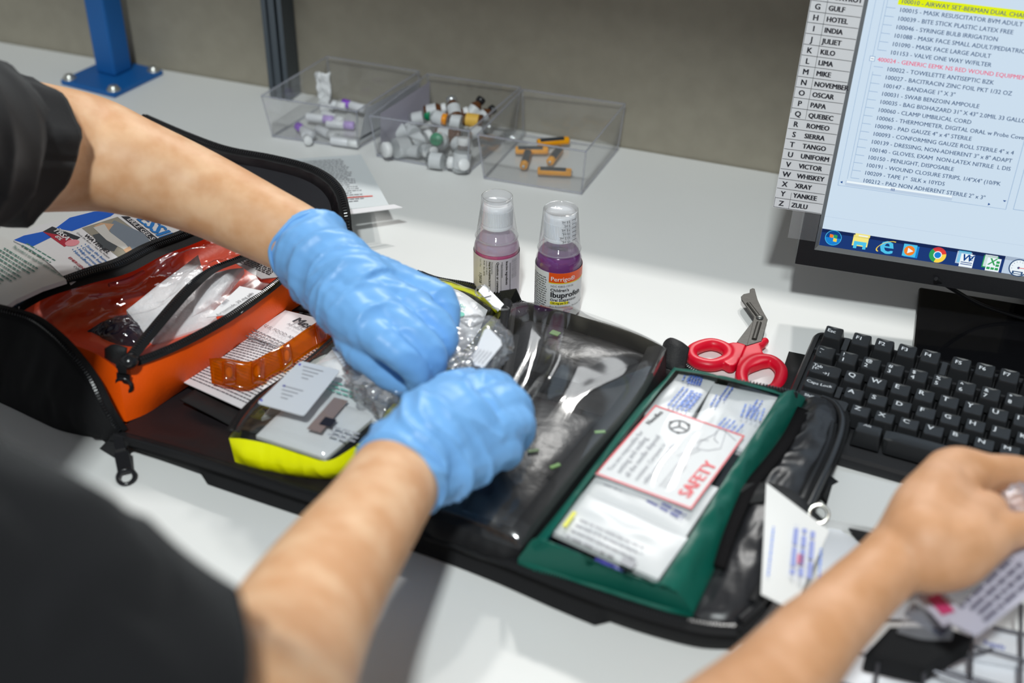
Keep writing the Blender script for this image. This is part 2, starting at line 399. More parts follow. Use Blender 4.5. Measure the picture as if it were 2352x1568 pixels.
for i, r in enumerate(rows):
    v = v0_-(i-1)*pitch-.0009; uu = x_sub if r[3] == 1 else SC(2015, 138)[0]
    if i == 0: q.rect(L1, uu-.002, v-.0014, .185, v+pitch-.0016, 3)
    body = r[2]
    q.text(body, L2, tsz, r[3] if i else 1, at=(uu, v), bold=.012)
    if r[3] == 1: q.rect(L1, uu-.0105, v+.0022, uu-.003, v+.0026, 4)
utree = x_sub-.0105
q.rect(L1, utree, v0_-5*pitch+.002, utree+.0003, SH, 4); q.rect(L1, utree, v1_+.002, utree+.0003, v0_-7.4*pitch, 4)
ubox = SC(2002, 131)[0]; vb = v0_-6*pitch-.0009+.0016
q.rect(L1, ubox-.0015, vb-.0022, ubox+.0030, vb+.0022, 4); q.rect(L2, ubox-.0010, vb-.0017, ubox+.0025, vb+.0017, 7); q.rect(L3, ubox-.0003, vb-.0002, ubox+.0018, vb+.0002, 15)
q.rect(L1, ubox+.0006, v1_, ubox+.0009, vb-.0022, 4); q.rect(L1, ubox+.0006, vb+.0022, ubox+.0009, SH, 4)
q.rect(L1, ubox-.014, v1_, ubox-.0137, SH, 4)
fl, ft = SC(1924, 425); fr = SC(2309, 481)[0]
q.rect(L1, fl, ft, fl+.0003, SH, 4); q.rect(L1, fl, ft, fr, ft+.0003, 4); q.rect(L1, fr, ft, fr+.0004, SH, 4); q.rect(L1, fr+.006, ft+.001, fr+.0064, SH, 4); q.rect(L1, fr+.006, ft+.001, SW-.01, ft+.0014, 4)
q.rect(L1, fl+.006, ft+.001, fl+.0065+.09, ft+.0058, 13); q.rect(L2, fl+.0068, ft+.0036, fl+.0065+.0895, ft+.0055, 7)
for k in range(3): q.rect(L3, fl+.045+k*.0012, ft+.0022, fl+.0455+k*.0012, ft+.0046, 15)
q.add([L2(fl+.0015, ft+.0034), L2(fl+.0035, ft+.0022), L2(fl+.0035, ft+.0046)], [(0, 1, 2)], 15)
q.add([L2(fr-.015, ft+.0014), L2(fr-.013, ft+.0026), L2(fr-.015, ft+.0038)], [(0, 1, 2)], 15)
q.add([L2(fr-.004, ft+.008), L2(fr-.001, ft+.008), L2(fr-.0025, ft+.0065)], [(2, 1, 0)], 15)
q.rect(L1, 0, SC(1900, 497)[1], SW, SC(1900, 497)[1]+.0003, 13)
def disc(q, fn, cu, cv, r, mi, n=28, a0=0, a1=2*math.pi, r0=0, sy=1):
    k = n
    for i in range(k):
        a, b = a0+(a1-a0)*i/k, a0+(a1-a0)*(i+1)/k
        q.add([fn(cu+r0*math.cos(a), cv+r0*math.sin(a)*sy), fn(cu+r*math.cos(a), cv+r*math.sin(a)*sy), fn(cu+r*math.cos(b), cv+r*math.sin(b)*sy), fn(cu+r0*math.cos(b), cv+r0*math.sin(b)*sy)], [(0, 1, 2, 3)], mi)
def SCi(x, y):  # position inside the zoomed measurement of the taskbar
    return SC(1860+x/4.78, 500+y/4.78)
cu, cv = SCi(258, 217); r = .0072
disc(q, L2, cu, cv, r, 12); disc(q, L3, cu, cv, r*.93, 8, a0=math.pi, a1=2*math.pi); disc(q, L3, cu, cv, r*.93, 15, a0=0, a1=math.pi, r0=r*.3)
for (a, b, mi) in ((-1, 0, 10), (0.06, 0, 9), (-1, -1, 8), (.06, -1, 11)):
    q.add([L4(cu+a*.0034, cv+b*.0034+.0003), L4(cu+a*.0034+.0031, cv+b*.0034), L4(cu+a*.0034+.0031, cv+b*.0034+.0030), L4(cu+a*.0034, cv+b*.0034+.0034)], [(0, 1, 2, 3)], mi)
cu, cv = SCi(560, 265)
q.rect(L2, cu-.0072, cv-.004, cu+.0062, cv+.0062, 16); q.rect(L3, cu-.006, cv+.005, cu+.0068, cv+.0078, 16); q.rect(L4, cu-.003, cv+.0055, cu+.005, cv+.0066, 7)
q.rect(L4, cu-.0058, cv-.0062, cu-.003, cv-.0025, 12); q.rect(L4, cu+.0022, cv-.0062, cu+.005, cv-.0025, 12); q.rect(L4, cu-.0058, cv-.0028, cu+.005, cv+.0005, 12)
cu, cv = SCi(840, 315)
q.text('e', L3, .0255, 12, at=(cu, cv-.0062), align='c', bold=.03)
for k in range(20):
    a = math.radians(15+k*9.5); b = math.radians(15+(k+1)*9.5); ra = .0085
    f_ = lambda a, r_: L4(cu+(r_*math.cos(a))*.86-(r_*.42*math.sin(a))*.5, cv+(r_*math.cos(a))*.5+(r_*.42*math.sin(a))*.86+.0003)
    q.add([f_(a, ra), f_(a, ra+.0011), f_(b, ra+.0011), f_(b, ra)], [(0, 1, 2, 3)], 11)
cu, cv = SCi(1100, 362)
q.rect(L2, cu-.0045, cv-.0058, cu+.0072, cv+.0052, 8); q.rect(L3, cu-.0062, cv-.0052, cu+.0052, cv+.0062, 12); disc(q, L4, cu-.0006, cv+.0004, .0046, 10)
q.add([MMf(.0013)(cu-.0022, cv-.0022), MMf(.0013)(cu+.0028, cv+.0004), MMf(.0013)(cu-.0022, cv+.003)], [(0, 1, 2)], 7)
cu, cv = SCi(1403, 405)
for k, mi in ((0, 14), (1, 9), (2, 11)):
    disc(q, L2, cu, cv, .0072, mi, n=12, a0=math.radians(15+k*120), a1=math.radians(135+k*120), r0=.003)
disc(q, L3, cu, cv, .0036, 7); disc(q, L4, cu, cv, .0028, 8)
for cxy, mi, ch in (((1715, 455), 15, 'W'), ((2005, 500), 9, 'X')):
    cu, cv = SCi(*cxy)
    q.rect(L2, cu-.0085, cv-.0045, cu+.004, cv+.0068, 13 if ch == 'W' else 9); q.rect(L2, cu-.0075, cv-.0035, cu+.003, cv+.0075, 12 if ch == 'W' else 7)
    q.rect(L3, cu-.005, cv-.007, cu+.0065, cv+.0052, 7); q.text(ch, L4, .0092, mi, at=(cu-.0042, cv-.0013), bold=.03, italic=.2)
    if ch == 'W':
        for k in range(3): q.rect(L4, cu+.0028, cv+.003-k*.0017, cu+.0056, cv+.0037-k*.0017, mi)
        for k in range(2): q.rect(L4, cu-.004, cv-.0030-k*.0017, cu+.0056, cv-.0023-k*.0017, mi)
    else:
        for k in range(3): q.rect(L4, cu-.0042+k*.0035, cv-.0055, cu-.0014+k*.0035, cv-.0033, mi)
        for k in range(2): q.rect(L4, cu+.0028, cv-.0022+k*.003, cu+.0056, cv+.0000+k*.003, mi)
cu, cv = SCi(2290, 545)
q.rect(L2, cu-.0128, 0.0002, cu+.0145, tbh, 13)
disc(q, L3, cu, cv, .0080, 7); disc(q, L4, cu, cv, .0082, 1, r0=.0072)
for k in range(9):
    a = math.radians(-10+25*k); q.add([L4(cu+.0052*math.cos(a-.05), cv+.0052*math.sin(a-.05)), L4(cu+.0066*math.cos(a), cv+.0066*math.sin(a)), L4(cu+.0052*math.cos(a+.05), cv+.0052*math.sin(a+.05))], [(0, 1, 2)], 1)
q.rect(L4, cu, cv-.0003, cu+.006, cv+.0003, 14); disc(q, L4, cu, cv, .0011, 1, n=10); q.rect(L4, cu-.0045, cv-.006, cu+.0045, cv-.0032, 1); q.rect(MMf(.0013), cu-.003, cv-.0052, cu+.003, cv-.0040, 7)
q.build('screen', SM, mroot, label='lit blue-white screen with a kit inventory list and taskbar')
# stand: flat base plate, neck
bt = .008
b0 = P(2111, 657, bt); b1 = P(2098, 790, bt); dv = (b0-b1).normalized(); du = V(dv.y, -dv.x, 0)
front = b1-dv*.02
q = MB(); q.prism([front, front+du*.26, b0+du*.26, b0][::1], bt-.0003, direction=(0, 0, 1)); q.build('stand_base', gloss_bl, mroot, bevel=.0025)
nc = mon(SW/2, 0)+V(0, .055, 0)
q = MB(); q.box(V(nc.x, nc.y+.03, .13), (.11, .028, .244), X=du, Y=dv); q.box(mon(SW/2, .10, -.045), (.12, .1, .03), X=MU, Y=MV, Z=MN); q.build('stand_neck', black_pl, mroot, bevel=.003)
# cable hanging down behind the screen onto the base
cab = spline([tuple(P(2150, 640, .062)), tuple(P(2195, 668, .040)), tuple(P(2250, 698, .022)), tuple(P(2320, 722, .013)), tuple(P(2400, 742, .011)), tuple(P(2480, 765, .011))], 8)
cab = [V(x, y, max(z, bt+.0028)) for x, y, z in cab]
q = MB(); q.tube(cab, .0019, n=8); c_ = q.build('monitor_cable', mat('cable_black', (.02, .02, .022), rough=.3)); tag(c_, 'thin black cable drooping over the monitor base', 'cable')
# phonetic alphabet strip taped to the bezel
paper = mat('laminated_paper', (.78, .78, .80), rough=.3, spec=.4); ink = mat('black_ink', (.02, .02, .03), rough=.5)
sl0, sb = SC(1776, 470); sr0 = SC(1889, 485)[0]
sl = sl0; sr = sr0-.0008; words = ['ALPHA', 'BRAVO', 'CHARLIE', 'DELTA', 'ECHO', 'FOXTROT', 'GULF', 'HOTEL', 'INDIA', 'JULIET', 'KILO', 'LIMA', 'MIKE', 'NOVEMBER', 'OSCAR', 'PAPA', 'QUEBEC', 'ROMEO', 'SIERRA', 'TANGO', 'UNIFORM', 'VICTOR', 'WHISKEY', 'XRAY', 'YANKEE', 'ZULU']
vz = SC(1795, 461)[1]; vg = SC(1878, 12)[1]; sp = (vg-vz)/19
sbot = vz-sp*.55; stop = vz+sp*25.6
q = MB(); S0 = MMf(.0062); S1 = MMf(.0065)
def strip(u, v, n): return mon(u, v, n+.0012*math.sin((v-sbot)*30)*((sr-u)/(sr-sl)))
q.grid(lambda a, b: strip(sl+(sr-sl)*a, sbot+(stop-sbot)*b, .0062), 2, 40, 0)
q.grid(lambda a, b: strip(sl+(sr-sl)*a, sbot+(stop-sbot)*b, .0056), 2, 40, 0, flip=True)
f1 = lambda u, v: strip(u, v, .0065)
ud = sl+.0135
for i, wd in enumerate(reversed(words)):
    v = vz+i*sp
    q.text(wd[0], f1, .0066, 1, at=(sl+.0065, v), align='c', bold=.04, valign=.5)
    q.text(wd, f1, .0060, 1, at=(ud+.0020, v), bold=.05, valign=.5, sx=.92)
    q.rect(f1, sl+.0005, v+sp/2-.00015, sr-.0003, v+sp/2+.00015, 1)
q.rect(f1, sl+.0005, sbot+.0006, sr-.0003, sbot+.0009, 1)
q.rect(f1, ud, sbot+.0006, ud+.0003, stop, 1); q.rect(f1, sl+.0004, sbot+.0006, sl+.0007, stop, 1)
s_ = q.build('alphabet_strip', [paper, ink]); tag(s_, 'white strip listing the phonetic alphabet letters taped to the left monitor bezel', 'paper')
tape = film('clear_tape', refl=.12, haze=.22, hcol=(.7, .7, .74), rough=.25)
q = MB(); t0 = SC(1837, 480); t1 = SC(1886, 545)
q.rect(MMf(.0054), t0[0]-.006, t1[1]-.003, -e-.0006, sbot+.02, 0); q.build('tape', tape, s_, label='clear adhesive tape')
# ================================================================= keyboard
KU = .01905; KTH, KTI = -.0779430, .1245298
kx = V(math.cos(KTH), math.sin(KTH), 0); kyh = V(-math.sin(KTH), math.cos(KTH), 0)
ky = kyh*math.cos(KTI)+V(0, 0, math.sin(KTI)); kz = kx.cross(ky)
KO = V(0, 0, .024)-ky*(-3*KU); 
# rows: y=0 is the number row; key tops at z0 + sculpt
KO = kyh*0+V(0, 0, .024+3*KU*math.sin(KTI))
def kb(x, y, n=0.0): return KO+kx*(x*KU)+ky*(y*KU)+kz*n
key_m = mat('keycap_black', (.020, .021, .023), rough=.34, spec=.5, nscale=1800, nstr=.12); leg_ink = mat('key_legend', (.85, .87, .9), rough=.5, emit=(.6, .62, .65), estr=.0)
case_m = mat('keyboard_case', (.022, .022, .024), rough=.36, spec=.5, nscale=1400, nstr=.1)
kroot = empty('computer_keyboard', kb(6, -1.5, -.03)*1.0, 'black computer keyboard with white key legends in front of the monitor', 'keyboard')
kroot.location.z = 0
q = MB()
K0, K1, KB, KT = -.42, 15.42, -5.35, 2.15
def outline(ins, n):
    pts = [(K0+.5+ins, KT-ins), (K1-ins, KT-ins), (K1-ins, KB+ins), (K0+.5+ins, KB+ins)]
    return pts
dk = -.0135   # deck height below key tops
def rr(x0, y0, x1, y1, r, k=5):
    out = []
    for cx_, cy_, a in ((x1-r, y1-r, 0), (x0+r, y1-r, 90), (x0+r, y0+r, 180), (x1-r, y0+r, 270)):
        for i in range(k+1):
            t = math.radians(a+90*i/k); out.append((cx_+r*math.cos(t), cy_+r*math.sin(t)))
    return out
ro_ = rr(K0, KB, K1, KT, .45); ri_ = rr(K0+.28, KB+.62, K1-.3, KT-.25, .2)
deck = -.0105
N_ = len(ro_)
top = [kb(a, b, -.0085) for a, b in rr(K0+.08, KB+.1, K1-.08, KT-.08, .4)]
inn = [kb(a, b, -.0075) for a, b in ri_]; inl = [kb(a, b, deck-.003) for a, b in ri_]
side = [kb(a, b, -.011) for a, b in ro_]
low = []
for a, b in ro_:
    p = kb(a, b, 0); low.append(V(p.x, p.y, .001+.0015*(b > 0)))
fs = []
vs = low+side+top+inn+inl
for k in range(4):
    for i in range(N_): j = (i+1) % N_; fs.append((k*N_+i, k*N_+j, (k+1)*N_+j, (k+1)*N_+i))
fs.append(tuple(range(4*N_, 5*N_))); fs.append(tuple(range(N_-1, -1, -1)))
q.add(vs, fs, 0, False)
# divider bar between function row and number row, blank fillers
q.box(kb(7.5, .70, -.0095), (15.2*KU, .13*KU, .006), X=kx, Y=ky, Z=kz)
for x in (1.12, 5.4): q.box(kb(x, 1.38, -.0085), (.24*KU, .9*KU, .008), X=kx, Y=ky, Z=kz)
q.box(kb(1.62, -2.02, -.007), (.22*KU, .7*KU, .010), X=kx, Y=ky, Z=kz)
q.build('keyboard_case', case_m, kroot)
scz = {1: .0040, 0: .0030, -1: .0005, -2: 0, -3: .0012, -4: .0012}
def keycap(x, row, w_, legs, name='key'):
    y = 1.38 if row == 1 else row
    zt = scz[row]; H = .0125+zt*.6; tilt = {1: .16, 0: .10, -1: .02, -2: -.04, -3: -.10, -4: -.12}[row]
    q = MB(); bw, bd = w_*KU-.0012, KU-.0012; tw, td = bw-.0040, bd-.0050
    cyo = .0010
    NU, NV = (8, 4)
    def tp(a, b):   # a,b in -1..1
        dx, dy = a*tw/2, b*td/2+cyo
        dish = -.0011*(1-a*a) if row != -4 else .0008*(1-b*b)
        return kb(x, y)+kx*dx+ky*dy+kz*(zt+dish+dy*tilt)
    def rc(a, b, k): # rounded ring param
        return a, b
    ring = rr(-1, -1, 1, 1, .22, 2); n = len(ring)
    top_o = [tp(a, b) for a, b in ring]; shl = [tp(a*1.07, b*1.07)-kz*.0009 for a, b in ring]
    bot = [kb(x, y)+kx*(a*bw/2)+ky*(b*bd/2)+kz*(zt-H*.86) for a, b in rr(-1, -1, 1, 1, .10, 2)]
    vs = bot+shl+top_o; fs = []
    for k in range(2):
        for i in range(n): j = (i+1) % n; fs.append((k*n+i, k*n+j, (k+1)*n+j, (k+1)*n+i))
    q.add(vs, fs, 0, False)
    # dished top: inner grid fan from ring to columns
    inner = [[tp((i/NU*2-1)*.86, (j/NV*2-1)*.82) for i in range(NU+1)] for j in range(NV+1)]
    vv = [p for r_ in inner for p in r_]; W = NU+1
    q.add(vv, [(j*W+i, j*W+i+1, (j+1)*W+i+1, (j+1)*W+i) for j in range(NV) for i in range(NU)], 0, True)
    # border strip between ring and grid edge
    edge = [(i, 0) for i in range(NU)]+[(NU, j) for j in range(NV)]+[(NU-i, NV) for i in range(NU)]+[(0, NV-j) for j in range(NV)]
    ep = [inner[j][i] for i, j in edge]
    def angp(p):
        d_ = p-kb(x, y); return math.atan2(d_.dot(ky)/td, d_.dot(kx)/tw)
    m_ = len(ep)
    for i in range(m_):
        a, b = ep[i], ep[(i+1) % m_]
        ra = min(range(n), key=lambda t: abs((angp(top_o[t])-angp(a)+math.pi) % (2*math.pi)-math.pi))
        rb = min(range(n), key=lambda t: abs((angp(top_o[t])-angp(b)+math.pi) % (2*math.pi)-math.pi))
        k = ra; seq = [top_o[k]]
        while k != rb and len(seq) < 6: k = (k+1) % n; seq.append(top_o[k])
        q.add([a]+seq+[b], [tuple(range(len(seq)+2))[::1]], 0, False)
    lf = lambda u, v: tp(u/(tw/2), v/(td/2))+kz*.00022
    for s_, sz, u, v in legs: q.text(s_, lf, sz, 1, at=(u, v), bold=.025, sx=1.12)
    o = q.build(name, [key_m, leg_ink], kroot); return o
L = -.0052
def lab(ch, sz=.0068): return [(ch, sz, L, .0004)]
keycap(.5, 1, 1, [('Esc', .0048, -.0056, .0002)])
for i, x in enumerate((1.75, 2.75, 3.75, 4.75, 6.05, 7.05, 8.05, 9.05, 10.4, 11.4, 12.4, 13.4)): keycap(x, 1, 1, [('F%d' % (i+1), .0052, L+.0001, -.0002)])
num = [('~', '`'), ('!', '1'), ('@', '2'), ('#', '3'), ('$', '4'), ('%', '5'), ('^', '6'), ('&', '7'), ('*', '8'), ('(', '9'), (')', '0'), ('_', '-'), ('+', '=')]
for i, (a, b) in enumerate(num): keycap(i+.5, 0, 1, [(a, .0050, L, .0014), (b, .0056, L, -.0046)])
keycap(.75, -1, 1.5, [('Tab', .0046, -.0105, .0014), ('|←', .0044, -.0105, -.0020), ('→|', .0044, -.0015, -.0050)])
for i, ch in enumerate('QWERTYUIOP[]'): keycap(2+i, -1, 1, lab(ch))
keycap(.78, -2, 1.5, [('Caps Lock', .0044, -.0112, -.0004)])
for i, ch in enumerate("ASDFGHJKL;'"): keycap(2.25+i, -2, 1, lab(ch))
keycap(1.125, -3, 2.25, [('Shift', .0046, -.015, .0004)])
for i, ch in enumerate('ZXCVBNM,./'): keycap(2.75+i, -3, 1, lab(ch))
keycap(.625, -4, 1.25, [('Ctrl', .0046, -.006, .0022)]); keycap(1.98, -4, 1.25, [])
keycap(3.32, -4, 1.25, [('Alt', .0044, -.0048, .0022)]); keycap(7.2, -4, 6.3, [])
keycap(14, 0, 2, []); keycap(14.25, -1, 1.5, []); keycap(13.9, -2, 2.2, [('Enter', .0044, -.010, .0004)]); keycap(13.7, -3, 2.6, [('Shift', .0046, -.015, .0004)])
for x in (11.1, 12.4, 13.7): keycap(x, -4, 1.22, [])
# ================================================================= open kit case
class Sheet:
    """a flat local frame through three measured points (each px, py, z)"""
    def __init__(s, o, x, y):
        s.O = P(*o); s.U = (P(*x)-s.O).normalized(); w = P(*y)-s.O; w -= s.U*w.dot(s.U); s.W = w.normalized(); s.N = s.U.cross(s.W)
        if s.N.z < 0: s.N = -s.N
    def at(s, u, v, n=0.0): return s.O+s.U*u+s.W*v+s.N*n
    def fn(s, n=0.0): return lambda u, v: s.at(u, v, n)
    def uv(s, x, y):
        d = ray(x, y); t = s.N.dot(s.O-CAM)/s.N.dot(d); w = CAM+d*t-s.O; return w.dot(s.U), w.dot(s.W)
nylon = mat('black_nylon', (.013, .013, .014), rough=.8, spec=.25, nscale=1300, nstr=.3)
lining = mat('black_lining', (.016, .013, .015), rough=.45, spec=.5, nscale=160, nstr=.25)
webbing = mat('black_webbing', (.020, .020, .021), rough=.6, spec=.3, nscale=700, nstr=.4)
zipm = mat('zipper_teeth_black', (.02, .02, .022), rough=.22, spec=.6); velcro = mat('velcro', (.012, .011, .012), rough=.95, spec=.1, nscale=1500, nstr=1.0)
clearf = film('clear_vinyl', refl=.07, rough=.05, edge=.55)
vinylw = film('wrinkled_vinyl', refl=.10, rough=.09, edge=.6, bump=.35, bscale=38, haze=.05, hcol=(.75, .75, .8))
plast = mat('black_plastic', (.016, .016, .018), rough=.2, spec=.55)
def zipper(q, pts, w=.011, up=V(0, 0, 1), pitch=.0021, mt=0, mz=1, tooth=.0026, bow=.0012):
    """cloth tape with a row of coil teeth along it"""
    pts = [Vector(p) for p in pts]; vs = []; N = len(pts)
    for i, p in enumerate(pts):
        t = (pts[min(i+1, N-1)]-pts[max(i-1, 0)]).normalized(); s_ = t.cross(up).normalized(); n_ = s_.cross(t)
        for k, h in ((-1, -.0008), (-.5, .0006), (0, bow), (.5, .0006), (1, -.0008)): vs.append(p+s_*(k*w/2)+n_*h)
    q.add(vs, [(i*5+k, i*5+k+1, (i+1)*5+k+1, (i+1)*5+k) for i in range(N-1) for k in range(4)], mt, True)
    acc = 0
    for i in range(N-1):
        a, b = pts[i], pts[i+1]; L_ = (b-a).length; t = (b-a).normalized(); s_ = t.cross(up).normalized(); n_ = s_.cross(t)
        while acc < L_:
            c = a+t*acc+n_*(bow+.0005)
            q.box(c, (tooth*1.5, pitch*.62, .0016), mz, X=s_, Y=t, Z=n_, taper=.6); acc += pitch
        acc -= L_
def slider(q, c, t, n_, L_=.028, m=0):
    """pull tab with a ring hole: c where it hangs, t along it"""
    s_ = t.cross(n_).normalized(); w0 = .0055; w1 = .0075
    out = [c-s_*w0, c+s_*w0, c+t*L_*.62+s_*w0, c+t*L_*.72+s_*w1]
    for k in range(9):
        a = math.pi/2-math.pi*k/8; out.append(c+t*(L_*.78+w1*math.cos(a-math.pi/2+math.pi/2)*1.0)+s_*(w1*math.sin(a)))
    out += [c+t*L_*.72-s_*w1, c+t*L_*.62-s_*w0]
    # plate with a hole: ring + plate
    q.box(c+t*L_*.30, (w0*2, L_*.62, .0018), m, X=s_, Y=t, Z=n_)
    ring = [c+t*(L_*.74)+s_*(w1*.82*math.cos(a))+t*(w1*.9*math.sin(a)) for a in [2*math.pi*k/18 for k in range(18)]]
    q.tube(ring, .0019, n=6, mi=m, closed=True)
    q.box(c-t*.006+n_*.001, (.009, .013, .005), m, X=s_, Y=t, Z=n_, taper=.8)
Zp = .014
case = empty('first_aid_case', (-.24, -.13, 0), 'black zippered fabric kit case lying unfolded across the workbench', 'case')
# --- main floor panel
pb = spline([(262, 1000, .012), (400, 1038, .018), (560, 1088, .02), (750, 1150, .02), (960, 1212, .021), (1130, 1272, .022), (1300, 1340, .024), (1450, 1395, .025), (1600, 1436, .025), (1690, 1445, .024)], 6)
pr = spline([(1690, 1445, .024), (1748, 1385, .026), (1800, 1270, .028), (1862, 1140, .028), (1915, 1030, .027), (1932, 965, .024), (1920, 930, .02), (1890, 912, .016)], 6)
pt = spline([(797, 555, .012), (900, 600, .014), (990, 640, .016), (1090, 660, .016), (1200, 700, .016), (1420, 762, .014), (1535, 815, .013), (1600, 860, .011), (1720, 888, .011), (1800, 905, .012), (1890, 912, .016)], 6)
pl = spline([(262, 1000, .012), (420, 860, .008), (600, 720, .008), (797, 555, .012)], 8)
pb, pr, pt, pl = PP(pb), PP(pr), PP(pt), PP(pl)
def fbul(u, v):
    e = min(u, 1-u, v, 1-v); k = min(1, e*14)
    return k*(-.004+.0016*ridge(u*9, v*7, 1.4, 2)+.0007*nz(u*30, v*22, 1))
q = MB(); fn = coons(pb, pr, pt, pl, fbul); q.grid(fn, 90, 56, 0)
q.build('floor_panel', [lining], case)
q = MB()
def skirt(q, pts, out=.003, n=5, mi=0, zlo=.001):
    c = sum(pts, V(0, 0, 0))/len(pts); rows_ = []
    for k in range(n+1):
        t = k/n; r_ = []
        for i, p in enumerate(pts):
            a = pts[max(i-1, 0)]; b = pts[min(i+1, len(pts)-1)]; d = (b-a).normalized(); s_ = V(d.y, -d.x, 0)
            if (p-c).dot(s_) < 0: s_ = -s_
            r_.append(V(p.x, p.y, 0)+s_*(out*math.sin(t*math.pi)*1.0-.004*t)+V(0, 0, p.z*(1-t)+zlo*t))
        rows_.append(r_)
    W = len(pts); q.add([p for r_ in rows_ for p in r_], [(j*W+i, j*W+i+1, (j+1)*W+i+1, (j+1)*W+i) for j in range(n) for i in range(W-1)], mi, True)
skirt(q, pb); skirt(q, pr); skirt(q, pt)
q.build('outer_cover', [nylon], case)
q = MB()
up_ = lambda pts, h: [p+V(0, 0, h) for p in pts]
zipper(q, up_(pb, .0012), w=.013); zipper(q, up_(pr, .0012), w=.013); zipper(q, up_(pt[10:], .0012), w=.012)
q.build('edge_zipper', [nylon, zipm], case)
# --- left shell: walls rising from the bench
rim = spline([(-240, 640, .085), (-60, 705, .085), (0, 722, .085), (60, 740, .082), (110, 776, .078), (152, 820, .070), (195, 878, .055), (230, 950, .035), (262, 998, .014)], 8)
bot = spline([(-270, 800, .001), (-80, 885, .001), (-20, 915, .001), (26, 936, .001), (80, 962, .001), (130, 985, .001), (180, 998, .001), (225, 1005, .001), (258, 1006, .001)], 8)
rim, bot = PP(rim), PP(bot)
q = MB(); N = len(rim)
def wallrow(t):
    out = []
    for i in range(N):
        a, b = bot[i], rim[i]; p = a.lerp(b, t); bulge = .007*math.sin(math.pi*t)+.003*nz(i*.3, t*3, 1, 5)*math.sin(math.pi*t)
        out.append(p+V(-.1, -1, 0)*bulge)
    return out
R_ = [wallrow(k/10) for k in range(11)]
q.add([p for r_ in R_ for p in r_], [(j*N+i, j*N+i+1, (j+1)*N+i+1, (j+1)*N+i) for j in range(10) for i in range(N-1)], 0, True)
R2 = [[p+V(.006, .010, 0) for p in r_] for r_ in R_]
q.add([p for r_ in R2 for p in r_], [(j*N+i, j*N+i+1, (j+1)*N+i+1, (j+1)*N+i)[::-1] for j in range(10) for i in range(N-1)], 1, True)
q.add(R_[-1]+R2[-1], [(i, i+1, N+i+1, N+i) for i in range(N-1)], 0, True)
# far wall with rounded right corner
rimf = PP(spline([(330, 270, .07), (430, 313, .07), (520, 345, .07), (620, 364, .07), (700, 384, .07), (750, 408, .069), (780, 440, .065), (792, 480, .056), (797, 520, .042), (795, 560, .022)], 8))
botf = [V(p.x, p.y, .002) for p in rimf]
N = len(rimf); c0 = V(-.6, -.1, 0)
nin = []
for i, p in enumerate(rimf):
    a = rimf[max(i-1, 0)]; b = rimf[min(i+1, N-1)]; d = (b-a); d.z = 0
    if d.length < 1e-5: d = V(0, -1, 0)
    d.normalize(); s_ = V(-d.y, d.x, 0)
    if (c0-p).dot(s_) < 0: s_ = -s_
    nin.append(s_)
R_ = [[botf[i].lerp(rimf[i], k/8)-nin[i]*(.006*math.sin(math.pi*k/8)) for i in range(N)] for k in range(9)]
R2 = [[botf[i].lerp(rimf[i], k/8)+nin[i]*(.006+.004*math.sin(math.pi*k/8)+.002*nz(i*.4, k*.5, 1, 9)) for i in range(N)] for k in range(9)]
q.add([p for r_ in R_ for p in r_], [(j*N+i, j*N+i+1, (j+1)*N+i+1, (j+1)*N+i) for j in range(8) for i in range(N-1)], 0, True)
q.add([p for r_ in R2 for p in r_], [(j*N+i, j*N+i+1, (j+1)*N+i+1, (j+1)*N+i)[::-1] for j in range(8) for i in range(N-1)], 1, True)
q.add(R_[-1]+R2[-1], [(i, i+1, N+i+1, N+i) for i in range(N-1)], 0, True)
# shell floor
sfl = [bot[0], bot[20], bot[-1], botf[-1], botf[40], botf[0]]
q.poly([V(p.x, p.y, .004) for p in (bot[0], bot[-1], botf[-1], botf[-12], botf[0])], 1)
q.build('shell_wall', [nylon, lining], case)
q = MB(); zipper(q, up_([p+V(.002, .004, .001) for p in rim], 0), w=.012, up=V(0, -.3, 1), pitch=.0023)
q.build('rim_zipper', [nylon, zipm], case); q = MB()
zr = [rimf[i]+V(0, 0, .0012) for i in range(N)]
zipper(q, zr, w=.009, up=V(.2, -.6, 1), pitch=.0026, tooth=.0034)
q.build('rim_zipper', [nylon, zipm], case)
# inner far pocket: stiff dark panel leaning in the far right corner
rp = [rimf[i]+nin[i]*.012-V(0, 0, .006) for i in range(8, N-14)]; rq = [V(p.x, p.y, .004)+nin[i+8]*.045 for i, p in enumerate(rp)]
q = MB(); M_ = len(rp)
q.add([rp[i].lerp(rq[i], k/6)+V(0, 0, .004*math.sin(math.pi*k/6)) for k in range(7) for i in range(M_)], [(j*M_+i, j*M_+i+1, (j+1)*M_+i+1, (j+1)*M_+i) for j in range(6) for i in range(M_-1)], 0, True)
q.build('inner_pocket', [mat('pocket_film', (.02, .02, .024), rough=.18, spec=.6, nscale=60, nstr=.5)], case)
# big zipper pull at the near hinge, ends of webbing
q = MB(); c = P(282, 1020, .012); t = (P(288, 1095, .002)-P(276, 1035, .010)).normalized()
slider(q, P(279, 1040, .010), t, V(0, -.1, 1).normalized(), L_=.030); q.build('zipper_pull', plast, case)
q = MB(); q.add([P(232, 1030, .001), P(262, 1000, .012), P(300, 1018, .016), P(268, 1052, .001)], [(0, 1, 2, 3)]); q.build('webbing_tab', webbing, case, solid=.0015)
def strap(name, pts, w, mtl=webbing, parent=case, th=.0014, up=V(0, 0, 1), label=None):
    q = MB(); pts = [Vector(p) for p in pts]; vs = []; N = len(pts)
    for i, p in enumerate(pts):
        t = (pts[min(i+1, N-1)]-pts[max(i-1, 0)]).normalized(); s_ = t.cross(up).normalized(); vs += [p-s_*w/2, p+s_*w/2]
    q.add(vs, [(2*i, 2*i+1, 2*i+3, 2*i+2) for i in range(N-1)], 0, True); return q.build(name, mtl, parent, solid=th, label=label)
